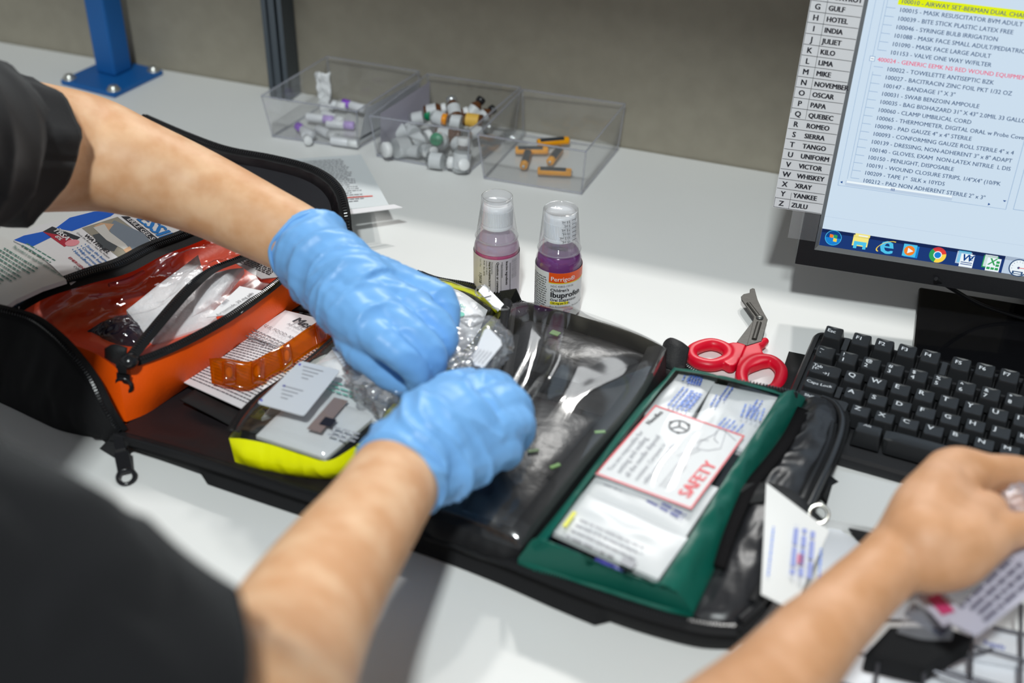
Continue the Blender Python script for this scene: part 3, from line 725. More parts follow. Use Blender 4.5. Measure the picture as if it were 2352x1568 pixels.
# elastic webbing across the floor panel
strap('elastic_strap', [P(x, y, z) for x, y, z in spline([(430, 905, .019), (500, 940, .019), (560, 970, .019), (620, 985, .019)], 6)], .016)
strap('elastic_strap', [P(x, y, z) for x, y, z in spline([(650, 700, .018), (710, 706, .020), (770, 722, .020), (800, 745, .018)], 6)], .014)
# tabs standing along the far edge
q = MB(); q.add([P(1148, 668, .022), P(1186, 662, .034), P(1203, 700, .010), P(1160, 712, .012)], [(0, 1, 2, 3)]); q.build('webbing_tab', webbing, case, solid=.002)
q = MB()
tb = spline([(1530, 815, .012), (1528, 790, .024), (1542, 778, .030), (1562, 786, .030), (1580, 800, .024)], 4)
q.grid(lambda u, v: P(*tb[min(int(u*(len(tb)-1)), len(tb)-1)])+V(.003*v, -.028*v, -.012*v), len(tb)-1, 4); q.build('webbing_tab', webbing, case, solid=.002)
strap('webbing_tab', [P(1838, 812, .0035), P(1826, 850, .004), P(1812, 905, .010), P(1806, 925, .016)], .020)
# --- far right padded flap with hook-and-loop strip
fb_ = PP(spline([(1592, 1412, .028), (1640, 1438, .026), (1688, 1436, .026)], 6)); fr_ = PP(spline([(1688, 1436, .026), (1742, 1378, .030), (1795, 1265, .032), (1856, 1138, .032), (1908, 1030, .030), (1924, 965, .027), (1912, 932, .022)], 5))
ft_ = PP(spline([(1852, 914, .024), (1880, 916, .024), (1912, 932, .022)], 6)); fl_ = PP(spline([(1592, 1412, .028), (1655, 1270, .030), (1700, 1150, .030), (1745, 1075, .030), (1810, 985, .028), (1852, 914, .024)], 5))
q = MB(); q.grid(coons(fb_, fr_, ft_, fl_, lambda u, v: .011*dome(u, v, .5)+.004*dome(u, v)*ridge(u*2, v*9, 1.5, 4)), 18, 60); q.build('padded_flap', [mat('flap_nylon', (.022, .022, .025), rough=.35, spec=.5, nscale=90, nstr=.4)], case)
vl = spline([(1832, 938, .034), (1800, 1000, .040), (1762, 1052, .042), (1716, 1108, .042), (1690, 1160, .042), (1662, 1230, .042), (1640, 1300, .038)], 5)
vr = [(x+26, y+10, z+.002) for x, y, z in vl]
q = MB(); n = len(vl); q.add(PP(vl)+PP(vr), [(i, i+1, n+i+1, n+i)[::-1] for i in range(n-1)], 0, True); q.build('velcro_strip', velcro, case, solid=.002)
pp = PP(spline([(1700, 1425, .03), (1755, 1370, .033), (1812, 1255, .036), (1872, 1130, .036), (1918, 1030, .034), (1934, 968, .030), (1918, 930, .026), (1888, 915, .024)], 8))
q = MB(); q.tube(pp, .0032, n=8); q.build('piping', [mat('piping_black', (.02, .02, .022), rough=.3)], case)
q = MB(); pz = PP(spline([(1730, 1380, .036), (1790, 1258, .040), (1850, 1130, .041), (1898, 1028, .038), (1912, 970, .034)], 8)); zipper(q, pz, w=.008, pitch=.002); q.build('flap_zipper', [nylon, zipm], case)
# ================================================================= colour-coded pouches
def side_wall(q, top, low, mi=0, n=5, bul=.003, seed=1, nzs=.0015):
    """cloth wall between two equally sampled 3D lines, bulging outward"""
    N = len(top); c = sum(top, V(0, 0, 0))/N
    rows_ = []
    for k in range(n+1):
        t = k/n; r_ = []
        for i in range(N):
            p = low[i].lerp(top[i], t); a = top[max(i-1, 0)]; b = top[min(i+1, N-1)]; d = (b-a); d.z = 0; d.normalize(); s_ = V(d.y, -d.x, 0)
            r_.append(p+s_*(min(1, min(i, N-1-i)/4)*math.sin(math.pi*t)*(bul+nzs*ridge(i*.35, t*1.5, 1, seed))))
        rows_.append(r_)
    q.add([p for r_ in rows_ for p in r_], [(j*N+i, j*N+i+1, (j+1)*N+i+1, (j+1)*N+i) for j in range(n) for i in range(N-1)], mi, True)
def resample(pts, n):
    pts = [Vector(p) for p in pts]; L_ = [0]
    for a, b in zip(pts, pts[1:]): L_.append(L_[-1]+(b-a).length)
    out = []
    for k in range(n):
        s_ = L_[-1]*k/(n-1); i = 0
        while i < len(L_)-2 and L_[i+1] < s_: i += 1
        out.append(pts[i].lerp(pts[i+1], (s_-L_[i])/max(1e-9, L_[i+1]-L_[i])))
    return out
def line(lst, n=30): return resample(PP(spline(lst, 6)), n)
# ---- orange pouch in the left shell
orange = mat('orange_nylon', srgb(255, 93, 7), rough=.42, spec=.35, nscale=700, nstr=.25); orange_in = mat('orange_lining', srgb(238, 76, 26), rough=.5, nscale=200, nstr=.3)
op = empty('orange_pouch', (-.53, -.16, .006), 'bright orange zippered pouch with clear window lying in the left side of the case', 'pouch')
T1 = line([(268, 845, .056), (330, 828, .056), (420, 790, .056), (520, 735, .056), (600, 680, .056), (645, 645, .055), (700, 600, .05)], 40)
B1 = line([(292, 968, .012), (340, 948, .010), (400, 908, .010), (480, 855, .010), (560, 796, .010), (650, 738, .010), (740, 688, .010)], 40)
T2 = line([(18, 722, .066), (80, 752, .066), (150, 785, .063), (220, 812, .058), (268, 845, .056)], 30)
B2 = line([(60, 770, .030), (120, 830, .026), (170, 890, .020), (215, 945, .014), (250, 962, .012), (292, 968, .012)], 30)
q = MB(); side_wall(q, T1, B1, seed=3, bul=.004); side_wall(q, T2, B2, seed=5, bul=.006, nzs=.003)
# underside and back
T3 = line([(18, 722, .066), (120, 665, .06), (280, 622, .055), (430, 560, .05), (560, 520, .045), (700, 600, .05)], 40)
B3 = [V(p.x, p.y, .008) for p in T3]; side_wall(q, T3[::-1], B3[::-1], seed=8, bul=.001)
q.poly([V(p.x, p.y, .007) for p in B1[::3]+B3[::-4]+B2[::6]], 0)
q.build('shell', [orange], op)
# inner floor seen through the window
q = MB(); inb = T2; 
Lw = line([(18, 722, .05), (120, 665, .05), (280, 622, .05), (430, 560, .05)], 20)
q.grid(coons(T2, T1, T3[20:], T3[:21], lambda u, v: -.020*dome(u, v, .35)+.005*dome(u, v)*ridge(u*3, v*3, 1, 3)), 30, 30); q.build('lining', [orange_in], op)
# red seam
q = MB(); q.tube(PP(spline([(250, 655, .064), (300, 640, .062), (330, 624, .062)], 5)), .002, n=6); q.build('seam_piping', [mat('red_piping', (.6, .02, .03), rough=.5)], op)
# vinyl window with deep folds (rear flap)
Z2 = [(300, 822, .058), (335, 778, .064), (385, 718, .070), (430, 668, .074), (480, 625, .074), (548, 597, .070), (640, 560, .06)]
Z2p = line(Z2, 40)
q = MB()
back = line([(75, 715, .072), (120, 680, .076), (200, 655, .078), (290, 643, .080), (340, 610, .082), (400, 575, .080), (470, 545, .076), (560, 520, .070), (640, 500, .06)], 40)
left = line([(300, 822, .058), (220, 800, .060), (140, 770, .066), (75, 715, .072)], 20); right = line([(640, 560, .06), (640, 530, .06), (640, 500, .06)], 20)
def fold(u, v):
    d = dome(u, v, .4)
    return d*(-.006+.007*ridge(u*3.2+v*1.5, v*2.2-u, 1, 11)+.004*ridge(u*7, v*3+u*3, 1, 4)+.0015*nz(u*22, v*18, 1, 2))
q.grid(coons(Z2p, right, back, left, fold), 90, 50); q.build('clear_window', [clearf, vinylw], op)
for p_ in op.children[-1].data.polygons: p_.material_index = 1
# front film between both zipper halves
q = MB(); q.grid(coons(T1, line([(700, 600, .05), (670, 580, .055), (640, 560, .06)], 10), Z2p, line([(268, 845, .056), (285, 835, .056), (300, 822, .058)], 10), lambda u, v: -.010*dome(u, v, .5)+.002*ridge(u*6, v*3, 1, 7)*dome(u, v)), 50, 20)
q.build('inner_film', [film('inner_film', refl=.03, haze=.10, rough=.2, hcol=(.9, .88, .9))], op)
q = MB(); zipper(q, [p+V(0, 0, .0015) for p in T1], w=.008, up=V(.3, -.5, 1), pitch=.0021)
zipper(q, [p+V(0, 0, .001) for p in Z2p], w=.015, up=V(-.2, .2, 1), pitch=.0022)
q.build('zipper', [nylon, zipm], op)
q = MB(); slider(q, P(284, 858, .052), (P(285, 892, .036)-P(284, 860, .050)).normalized(), V(.3, -.8, .5).normalized(), L_=.016)
q.lathe([(0, .006), (.006, .004), (.0075, 0), (.006, -.004), (0, -.006)], P(297, 829, .062), n=16); q.build('zipper_pull', plast, op)
q = MB(); tbl = line([(240, 800, .062), (262, 790, .068), (290, 800, .066)], 10); tlo = line([(240, 855, .040), (262, 868, .040), (288, 860, .044)], 10); side_wall(q, tbl, tlo, bul=.002); q.build('pull_tab', webbing, op, solid=.002)
# ---- contents of the orange pouch
foam = mat('foam_sheet', (.78, .77, .79), rough=.35, spec=.5, nscale=260, nstr=.9)
def pad(name, corners, th, mtl, bul=.004, seed=1, label=None, cat=None, nu=20, nv=20, parent=None, wr=.0015, group=None):
    b = line([corners[0], corners[1]], 12); r = line([corners[1], corners[2]], 12); t = line([corners[3], corners[2]], 12); l = line([corners[0], corners[3]], 12)
    q = MB(); f_ = coons(b, r, t, l, lambda u, v: bul*dome(u, v, .4)+wr*dome(u, v)*ridge(u*4, v*4, 1, seed)); g = coons(b, r, t, l, lambda u, v: -th-bul*.3*dome(u, v, .4))
    q.grid(f_, nu, nv); q.grid(g, nu, nv, flip=True)
    for fx in (lambda s: (s, 0), lambda s: (1, s), lambda s: (1-s, 1), lambda s: (0, 1-s)):
        q.grid(lambda a, b_, fx=fx: (g(*fx(a)) if b_ < .5 else f_(*fx(a))), nu, 1)
    o = q.build(name, mtl, parent)
    if cat: tag(o, label, cat, group)
    elif label: o['label'] = label
    return o
pad('foam_sheet', [(352, 790, .044), (500, 740, .046), (455, 585, .058), (290, 712, .056)], .004, foam, .006, 2, 'crumpled white foam sheet under the zipper strip of the orange pouch', 'foam')
pad('foam_wrap', [(440, 728, .052), (500, 690, .056), (560, 615, .062), (455, 640, .060)], .006, foam, .006, 5, 'rounded white foam roll inside the orange pouch beside the pill card', 'foam')
card_m = mat('white_card', (.80, .80, .82), rough=.4)
sh = Sheet((480, 732, .0555), (560, 705, .0555), (552, 668, .058)); 
q = MB(); cn = [sh.uv(475, 733), sh.uv(555, 722), sh.uv(604, 672), sh.uv(551, 661)]
q.prism([sh.at(a, b, .002) for a, b in cn], .0006, 0); sb_ = Sheet((500, 733, .0565), (572, 688, .0565), (500, 700, .0575))
q.text('furosemide, 20 mg pills', lambda u, v: sb_.at(u, v, .0031), .0046, 1, at=(.001, 0))
for k in range(6): q.rect(lambda u, v: sb_.at(u, v, .0031), .016+k*.0013, .0085, .0166+k*.0013, .019, 2)
o_ = q.build('pill_card', [card_m, ink, mat('grey_ink', (.45, .45, .48), rough=.6)]); tag(o_, 'white printed card reading furosemide 20 mg pills in the orange pouch', 'card')
q = MB(); q.grid(coons(line([(240, 800, .040), (310, 805, .040), (350, 800, .04)], 10), line([(350, 800, .04), (330, 745, .045), (322, 720, .05)], 10), line([(200, 760, .05), (260, 735, .052), (322, 720, .05)], 10), line([(240, 800, .040), (215, 775, .045), (200, 760, .05)], 10), lambda u, v: .008*dome(u, v, .5)+.004*ridge(u*4, v*4, 1, 3)*dome(u, v)), 20, 20)
o_ = q.build('dark_wrapper', [mat('dark_wrapper', (.02, .015, .03), rough=.08, spec=.8, nscale=120, nstr=.6)]); tag(o_, 'dark glossy wrapper in the near corner of the orange pouch', 'wrapper')
sh = Sheet((540, 598, .060), (640, 640, .056), (560, 570, .062)); q = MB(); q.prism([sh.at(*sh.uv(x, y)) for x, y in ((535, 600), (600, 640), (640, 636), (660, 600), (600, 570))], .001, 0)
q.lines(lambda u, v: sh.at(u, v, .0004), .004, .04, .014, 7, .0022, .0010, 1); o_ = q.build('paper_label', [card_m, ink]); tag(o_, 'small printed white label at the far end of the orange pouch', 'label')
# ---- clear zippered pocket behind the orange pouch with dressing packets
zp = line([(8, 724, .072), (40, 700, .074), (100, 665, .078), (200, 630, .082), (280, 606, .084), (350, 570, .084), (430, 540, .082), (520, 500, .078)], 60)
q = MB()
n_ = len(zp)
wdt = [.010+.010*min(1, i/25) for i in range(n_)]
vs = []
for i, p in enumerate(zp):
    t = (zp[min(i+1, n_-1)]-zp[max(i-1, 0)]).normalized(); s_ = t.cross(V(0, 0, 1)); vs += [p-s_*wdt[i]*.62, p, p+s_*wdt[i]*.62-V(0, 0, .003)]
q.add(vs, [(3*i+k, 3*i+k+1, 3*i+4+k, 3*i+3+k) for i in range(n_-1) for k in (0, 1)], 0, True)
for off in (-.0022, .0022):
    zz = [zp[i]+(zp[min(i+1, n_-1)]-zp[max(i-1, 0)]).normalized().cross(V(0, 0, 1))*off+V(0, 0, .0008) for i in range(n_)]
    zipper(q, zz, w=.003, pitch=.0019, tooth=.0018)
q.build('pocket_zipper', [nylon, zipm], case)
glossy_white = mat('glossy_white_foil', (.80, .81, .83), rough=.2, spec=.5, nscale=30, nstr=.25); pk_blue = mat('packet_blue', srgb(0, 92, 205), rough=.22, nscale=30, nstr=.3)
pk_red = mat('packet_red', srgb(178, 24, 50), rough=.4); pk_black = mat('packet_black', (.02, .02, .025), rough=.35); pk_ltblue = mat('packet_text_blue', srgb(20, 120, 200), rough=.4)
pk_pink = mat('packet_pink', srgb(235, 150, 160), rough=.4); ph_bg = mat('photo_beige', srgb(150, 145, 130), rough=.4); ph_cl = mat('photo_cloth', srgb(120, 132, 145), rough=.4); ph_sk = mat('photo_skin', srgb(205, 165, 130), rough=.4); ph_wh = mat('photo_gauze', srgb(205, 205, 200), rough=.4); ph_dk = mat('photo_dark', srgb(70, 75, 78), rough=.4)
Z_ = .080
sh = Sheet((188, 524, Z_), (272, 591, Z_), (270, 498, Z_))
uv = sh.uv
def PK(q, pts, mi, lift=.0006):
    q.poly([sh.at(*uv(x, y), lift*.2) for x, y in pts][::1], mi)
q = MB()
out_ = [(30, 552), (80, 520), (140, 505), (190, 490), (280, 470), (400, 450), (500, 480), (470, 520), (400, 558), (330, 590), (232, 620), (162, 652), (120, 610), (75, 575)]
q.prism([sh.at(*uv(x, y)) for x, y in out_], .006, 0, direction=sh.N)
PK(q, [(128, 524), (160, 500), (215, 486), (280, 478), (254, 497), (165, 531)], 1)
PK(q, [(32, 551), (55, 541), (98, 532), (118, 545), (75, 566)], 1)
PK(q, [(98, 532), (120, 520), (185, 545), (175, 552), (158, 545)], 4); PK(q, [(98, 532), (158, 545), (172, 555), (148, 567)], 2); disc(q, sh.fn(.00025), *uv(166, 558), .0062, 7, n=12)
PK(q, [(188, 524), (272, 591), (349, 558), (270, 498)], 8, .0008)
L2 = .0011
PK(q, [(249, 524), (262, 506), (330, 536), (349, 558), (300, 575), (272, 565)], 9, L2); PK(q, [(215, 520), (232, 512), (262, 515), (250, 530)], 10, .0013); PK(q, [(214, 523), (240, 515), (252, 533), (288, 560), (300, 575), (285, 574), (245, 552)], 11, .0016); PK(q, [(283, 574), (298, 566), (306, 577), (292, 584)], 10, .0018); PK(q, [(212, 540), (232, 535), (270, 566), (262, 578), (235, 572)], 12, .0010)
PK(q, [(278, 497), (296, 497), (376, 558), (362, 564)], 4, .0009)
fT = lambda l: (lambda u, v: sh.at(u, v, l))
def put(s_, x0, y0, x1, y1, mi, bold=.01, sx=1, it=0, l=.0014, q=None, uvf=None, shf=None, sy=1.0):
    """text whose baseline runs between two measured points"""
    if q is None: l *= .22; sy = .60
    q = q or QP; uvf = uvf or uv; shf = shf or sh
    a, b = uvf(x0, y0); c, d = uvf(x1, y1); W_ = math.hypot(c-a, d-b); ang = math.atan2(d-b, c-a); size = W_/max(1e-6, text_width(s_, bold))/sx
    ca_, sa_ = math.cos(ang), math.sin(ang)
    q.text(s_, lambda u, v: shf.at(a+u*ca_-v*sy*sa_, b+u*sa_+v*sy*ca_, l), size, mi, bold=bold, sx=sx, italic=it)
QP = q
put('ERILE GEL-SOA', 291, 504, 366, 566, 13, .02); put('ESSIN', 312, 503, 386, 562, 3, .04, .8)
put('WATER·JEL', 192, 541, 247, 583, 4, .035); put('Cools the Burn — Not the Patient', 175, 535, 250, 594, 4, 0)
for k, (s_, x0, y0, x1, y1) in enumerate((('• Stops the burning', 192, 561, 251, 609), ('• Cools the burn an', 183, 565, 243, 616), ('• Helps prevent con', 174, 569, 233, 622), ('• Non-adherent dre', 163, 573, 224, 627))): put(s_, x0, y0, x1, y1, 3, .012)
put('EMERGENCY FI', 156, 592, 207, 633, 2, .03); put('CONTENTS', 168, 612, 200, 638, 4, 0)
put('2%', 129, 527, 141, 536, 13, .03, l=.0018); put('TBSA', 120, 529, 152, 553, 13, .03, .9, l=.0018); put('8%', 125, 544, 137, 553, 13, .03, l=.0018)
q.build('burn_dressing_packet', [glossy_white, pk_blue, pk_red, pk_ltblue, pk_black, pk_black, pk_black, pk_pink, ph_bg, ph_cl, ph_sk, ph_wh, ph_dk, card_m])
o_ = bpy.data.objects['burn_dressing_packet']; tag(o_, 'white and blue burn dressing packet with a small forearm photo in the left shell', 'packet')
teal = mat('teal_ink', srgb(70, 130, 115), rough=.5)
sh2 = Sheet((20, 560, .086), (110, 615, .086), (60, 540, .086)); q = MB()
q.prism([sh2.at(*sh2.uv(x, y)) for x, y in ((-160, 520), (-80, 500), (25, 553), (80, 580), (138, 630), (152, 642), (96, 660), (36, 688), (6, 708), (-60, 690), (-160, 640))], .004, 0, direction=sh2.N)
f2 = sh2.fn(.0008); a0, b0 = sh2.uv(28, 568)
q.text('This product is not made with natural rubber latex.', f2, .0041, 1, at=(a0, b0), bold=.012, sx=.9); q.lines(f2, a0-.003, a0+.052, b0-.005, 10, .0042, .0013, 1, ragged=.3)
q.lines(f2, a0+.004, a0+.05, b0+.012, 2, .0042, .0015, 1, ragged=.3)
rb = random.Random(3); x_ = a0-.018
while x_ < a0+.022:
    w_ = rb.choice((.0005, .0009, .0014)); q.rect(f2, x_, b0-.060, x_+w_, b0-.048, 1); x_ += w_+rb.choice((.0006, .001))
q.text('71102', f2, .0055, 1, at=(a0-.012, b0-.066))
o_ = q.build('gauze_packet', [mat('paper_white', (.76, .78, .76), rough=.45, nscale=25, nstr=.3), teal]); tag(o_, 'white paper gauze packet with green print and barcode at the left edge', 'packet')
for k in range(4):
    q = MB(); pts = line([(-40, 668+k*9, .080-k*.004), (10, 672+k*9, .080-k*.004), (30, 690+k*7, .076-k*.004), (44, 708+k*4, .074-k*.003)], 14)
    q.add(pts+[p+V(-.03, .05, .002) for p in pts], [(i, i+1, 15+i, 14+i) for i in range(13)], 0, True); o_ = q.build('gauze_pad', [mat('paper_white')], solid=.001)
    tag(o_, 'thin white pad in the stack under the gauze packet, seen edge on', 'gauze pad', 'stacked gauze pads at the left edge')
# contents support below the packets
q = MB(); q.box((-.70, -.08, .040), (.11, .20, .062), 0); o_ = q.build('dressing_bundle', [mat('paper_white')], bevel=.01); tag(o_, 'thick bundle of white dressings filling the left shell under the printed packets', 'dressing bundle')
# ================================================================= yellow pouch
yellow = mat('yellow_nylon', srgb(248, 248, 0), rough=.4, spec=.4, nscale=500, nstr=.25)
yp = empty('yellow_pouch', (-.34, -.15, .012), 'fluorescent yellow pouch with clear zippered top lying in the middle of the case', 'pouch')
Yb = line([(526, 1006, .034), (560, 1008, .036), (620, 1020, .038), (700, 1046, .038), (752, 1058, .036), (800, 1034, .038), (846, 1000, .040)], 40)
Ybl = line([(540, 1060, .016), (590, 1078, .014), (650, 1090, .014), (710, 1098, .014), (770, 1100, .014), (810, 1080, .014), (880, 1010, .014)], 40)
Yl = line([(526, 1006, .034), (560, 952, .034), (610, 905, .034), (680, 858, .034), (760, 790, .034), (850, 705, .034), (930, 650, .034), (985, 642, .034)], 40)
Yll = line([(540, 1060, .016), (565, 975, .013), (612, 925, .013), (684, 872, .013), (764, 806, .013), (855, 720, .013), (935, 660, .013), (985, 648, .013)], 40)
Yr = line([(846, 1000, .040), (900, 930, .036), (1000, 850, .036), (1090, 770, .036), (1146, 712, .036)], 40)
Yrl = line([(880, 1010, .014), (930, 940, .013), (1030, 860, .013), (1110, 785, .013), (1152, 720, .014)], 40)
Yt = line([(985, 642, .034), (1030, 650, .038), (1085, 668, .040), (1120, 685, .040), (1146, 712, .036)], 24)
Ytl = line([(985, 648, .013), (1060, 668, .014), (1152, 720, .014)], 24)
q = MB(); side_wall(q, Yb, Ybl, seed=2, bul=.006, nzs=.002); side_wall(q, Yr, Yrl, seed=4); side_wall(q, Yt[::-1], Ytl[::-1], seed=5); side_wall(q, Yl[::-1], Yll[::-1], seed=6)
q.poly([V(p.x, p.y, .0135) for p in Ybl[::4]+Yrl[::4]+Ytl[::-3]+Yll[::-4]])
q.build('shell', yellow, yp)
q = MB(); zipper(q, [p+V(0, 0, .001) for p in Yl[1:]], w=.011, pitch=.002); q.build('zipper', [nylon, zipm], yp)
q = MB(); q.grid(coons(Yb, Yr, Yt, Yl, lambda u, v: dome(u, v, .4)*(.012+.005*ridge(u*3, v*5, 1, 8)+.002*nz(u*14, v*20))), 36, 70); q.build('clear_window', [mat_vin := film('pouch_vinyl', refl=.06, rough=.07, edge=.5, bump=.3, bscale=45, haze=.03, hcol=(.9, .9, .9))], yp)
strap('edge_trim', [P(x, y, z) for x, y, z in spline([(1020, 650, .0405), (1080, 667, .042), (1120, 690, .042), (1146, 714, .040)], 5)], .006, yellow, yp)
q = MB()
zz = spline([(1112, 662, .052), (1130, 672, .052), (1146, 690, .050)], 4)
q.box(P(1128, 684, .052), (.030, .012, .0012), 0, X=(P(1155, 712, .048)-P(1104, 660, .054)).normalized(), Y=(P(1140, 670, .052)-P(1122, 690, .052)).normalized(), Z=V(.1, -.2, 1).normalized()); 
q.build('tag_window', [card_m], yp, label='small clear tag holder showing the number 1')
q = MB(); fr = Sheet((1104, 668, .0545), (1150, 712, .0545), (1118, 660, .0545)); q.text('1', fr.fn(.0005), .010, 0, at=(.0095, -.003), bold=.03)
q.build('tag_number', ink, yp)
q = MB(); q.tube([P(1108, 668, .053)+V(.006*math.cos(a), .006*math.sin(a), .002*math.sin(a)) for a in [k*math.pi/10 for k in range(20)]], .0009, n=6, closed=True); q.tube([P(1150, 706, .05)+V(.007*math.cos(a), .006*math.sin(a), -.002*math.sin(a)) for a in [k*math.pi/10 for k in range(20)]], .0010, n=6, closed=True, mi=0)
q.build('tag_loop', [film('clear_loop', refl=.2, haze=.3, hcol=(.6, .6, .6))], yp)
# contents: printed packets under the clear top
green_ink = mat('mint_ink', srgb(120, 205, 185), rough=.5)
iv = Sheet((985, 652, .046), (1110, 740, .046), (1010, 640, .046))
q = MB(); b = line([(960, 730, .040), (1070, 790, .042), (1115, 740, .040)], 12)
q.grid(coons(line([(930, 800, .042), (1000, 830, .044), (1070, 800, .042)], 12), line([(1070, 800, .042), (1100, 760, .042), (1120, 712, .042)], 12), line([(980, 655, .042), (1050, 665, .046), (1120, 712, .042)], 12), line([(930, 800, .042), (950, 720, .044), (980, 655, .042)], 12), lambda u, v: .004*dome(u, v, .4)+.0015*dome(u, v)*ridge(u*4, v*5, 1, 2)), 20, 20)
def on(q, s_, x0, y0, x1, y1, z, mi, bold=.01, sx=1, it=0):
    S_ = Sheet((x0, y0, z), (x1, y1, z), (x0+10, y0-12, z)); W_ = (P(x1, y1, z)-P(x0, y0, z)).length
    size = W_/max(1e-6, text_width(s_, bold))/sx; q.text(s_, S_.fn(0), size, mi, bold=bold, sx=sx, italic=it); return S_
on(q, 'SafeDAY™ IV', 988, 662, 1046, 686, .0505, 1); on(q, 'Administration Set', 982, 667, 1066, 708, .0510, 1)
S_ = Sheet((985, 680, .0515), (1060, 722, .0515), (1000, 670, .0515)); q.lines(S_.fn(0), 0, .035, 0, 4, .004, .0012, 1)
disc(q, Sheet((1055, 722, .051), (1070, 728, .051), (1060, 715, .051)).fn(0), 0, 0, .0045, 1, n=16)
o_ = q.build('iv_set_packet', [card_m, green_ink]); tag(o_, 'white packet with mint print at the far end of the yellow pouch', 'packet')
pkw = mat('packet_paper_white', (.74, .75, .76), rough=.35, nscale=20, nstr=.3); pkg = mat('packet_grey_brown', srgb(150, 130, 125), rough=.4); gink = mat('grey_ink')
def packet(name, px, z, label, cat='packet', mtl=None, seed=1, th=.003, extra=None, bul=.003, parent=None):
    mtl = mtl or [pkw, ink, green_ink, pkg, gink]
    q = MB(); c = [(x, y, z if not isinstance(z, (list, tuple)) else z[i]) for i, (x, y) in enumerate(px)]
    b, r, t, l = line([c[0], c[1]], 10), line([c[1], c[2]], 10), line([c[3], c[2]], 10), line([c[0], c[3]], 10)
    q.grid(coons(b, r, t, l, lambda u, v: bul*dome(u, v, .4)+.001*dome(u, v)*ridge(u*3, v*3, 1, seed)), 16, 16)
    q.grid(coons(b, r, t, l, lambda u, v: -th), 4, 4, flip=True)
    for a_, b_ in ((b, 0), (r, 0), (t[::-1], 0), (l[::-1], 0)): q.add(a_+[p-V(0, 0, th) for p in a_], [(i, i+1, 11+i, 10+i)[::-1] for i in range(9)])
    if extra: extra(q)
    o = q.build(name, mtl, parent)
    if label: tag(o, label, cat)
    return o
def ex1(q):
    S_ = Sheet((690, 985, .0475), (800, 1015, .0475), (720, 940, .0475))
    q.rect(S_.fn(0), .004, .002, .016, .045, 3); S2_ = S_.fn(.0006)
    q.lines(S2_, .022, .045, .012, 3, .0045, .002, 4); q.rect(S2_, .010, .010, .020, .020, 1)
packet('flat_packet', [(588, 1000), (748, 1052), (862, 955), (700, 890)], [.036, .037, .042, .042], 'flat white paper packet showing through the near end of the yellow pouch', seed=3, extra=ex1)
packet('gauze_roll_packet', [(640, 925), (872, 968), (930, 830), (790, 775)], .0405, 'wrapped white dressing packet with green print inside the yellow pouch near the gloved thumb', seed=6, extra=lambda q: q.lines(Sheet((720, 885, .047), (830, 920, .047), (740, 850, .047)).fn(0), 0, .04, .012, 3, .005, .0016, 2))
packet('mixed_packet', [(600, 960), (700, 930), (760, 800), (700, 835)], .033, 'crumpled grey wrapper under the pill labels in the yellow pouch', mtl=[mat('grey_wrap', (.35, .36, .34), rough=.3, nscale=80, nstr=.5), ink], seed=8)
packet('foil_strip', [(600, 1008), (690, 1030), (700, 1012), (612, 985)], .0335, 'dark foil strip at the near edge of the yellow pouch window', mtl=[mat('foil_dark', (.12, .12, .10), rough=.3, metal=.4, nscale=200, nstr=.6)], seed=9, bul=.001, th=.002)
# pill label card being sorted (white with blue marks)
lab_m = mat('label_white', (.78, .79, .83), rough=.3); blue_ink = mat('blue_ink', srgb(70, 70, 210), rough=.5)
def rcard(name, corners, z, label, th=.0006, marks=None, r=.003, mt=None, cat='card', tilt=0):
    S_ = Sheet((*corners[0], z), (*corners[1], z), (*corners[3], z+tilt)); c = [S_.uv(*p) for p in corners]; pts = []
    for i in range(4):
        a, b, d = Vector(c[i-1]), Vector(c[i]), Vector(c[(i+1) % 4]); p1 = b+(a-b).normalized()*r; p2 = b+(d-b).normalized()*r
        for k in range(5):
            t = k/4; pts.append(p1*(1-t)**2+b*2*t*(1-t)+p2*t*t)
    q = MB(); w3 = [S_.at(p.x, p.y) for p in pts]
    if newell(w3).z < 0: w3.reverse()
    q.prism(w3, th, 0)
    if marks: marks(q, S_)
    o = q.build(name, mt or [lab_m, blue_ink, gink, ink]); tag(o, label, cat); return o
def mk1(q, S_):
    f = S_.fn(.0006)
    for x, y in ((652, 887), (600, 920), (688, 838)): a, b = S_.uv(x, y); q.add([f(a-.0016, b), f(a+.0012, b-.0012), f(a+.0006, b+.0016)], [(0, 1, 2)], 1)
    for (x, y) in ((712, 860), (665, 905)):
        a, b = S_.uv(x, y)
        for k in range(4): q.rect(f, a-.010+k*.002, b+.006-k*.0042, a+.008-k*.002, b+.0072-k*.0042, 2)
rcard('pill_label_card', [(590, 925), (698, 955), (782, 850), (690, 828)], .056, 'white rounded label card with small blue triangles resting on the yellow pouch', marks=mk1, tilt=.004)
def mk2(q, S_):
    f = S_.fn(.0006); a, b = S_.uv(775, 804); q.add([f(a-.002, b), f(a+.002, b-.0012), f(a+.0005, b+.002)], [(0, 1, 2)], 1); q.lines(f, *sorted((S_.uv(795, 850)[0], S_.uv(800, 800)[0]+.01)), S_.uv(800, 815)[1], 4, .004, .001, 2)
rcard('vial_label_card', [(808, 868), (838, 858), (800, 790), (760, 798)], .058, 'narrow white label with a blue triangle beside the gloved thumb', marks=mk2, tilt=.004)
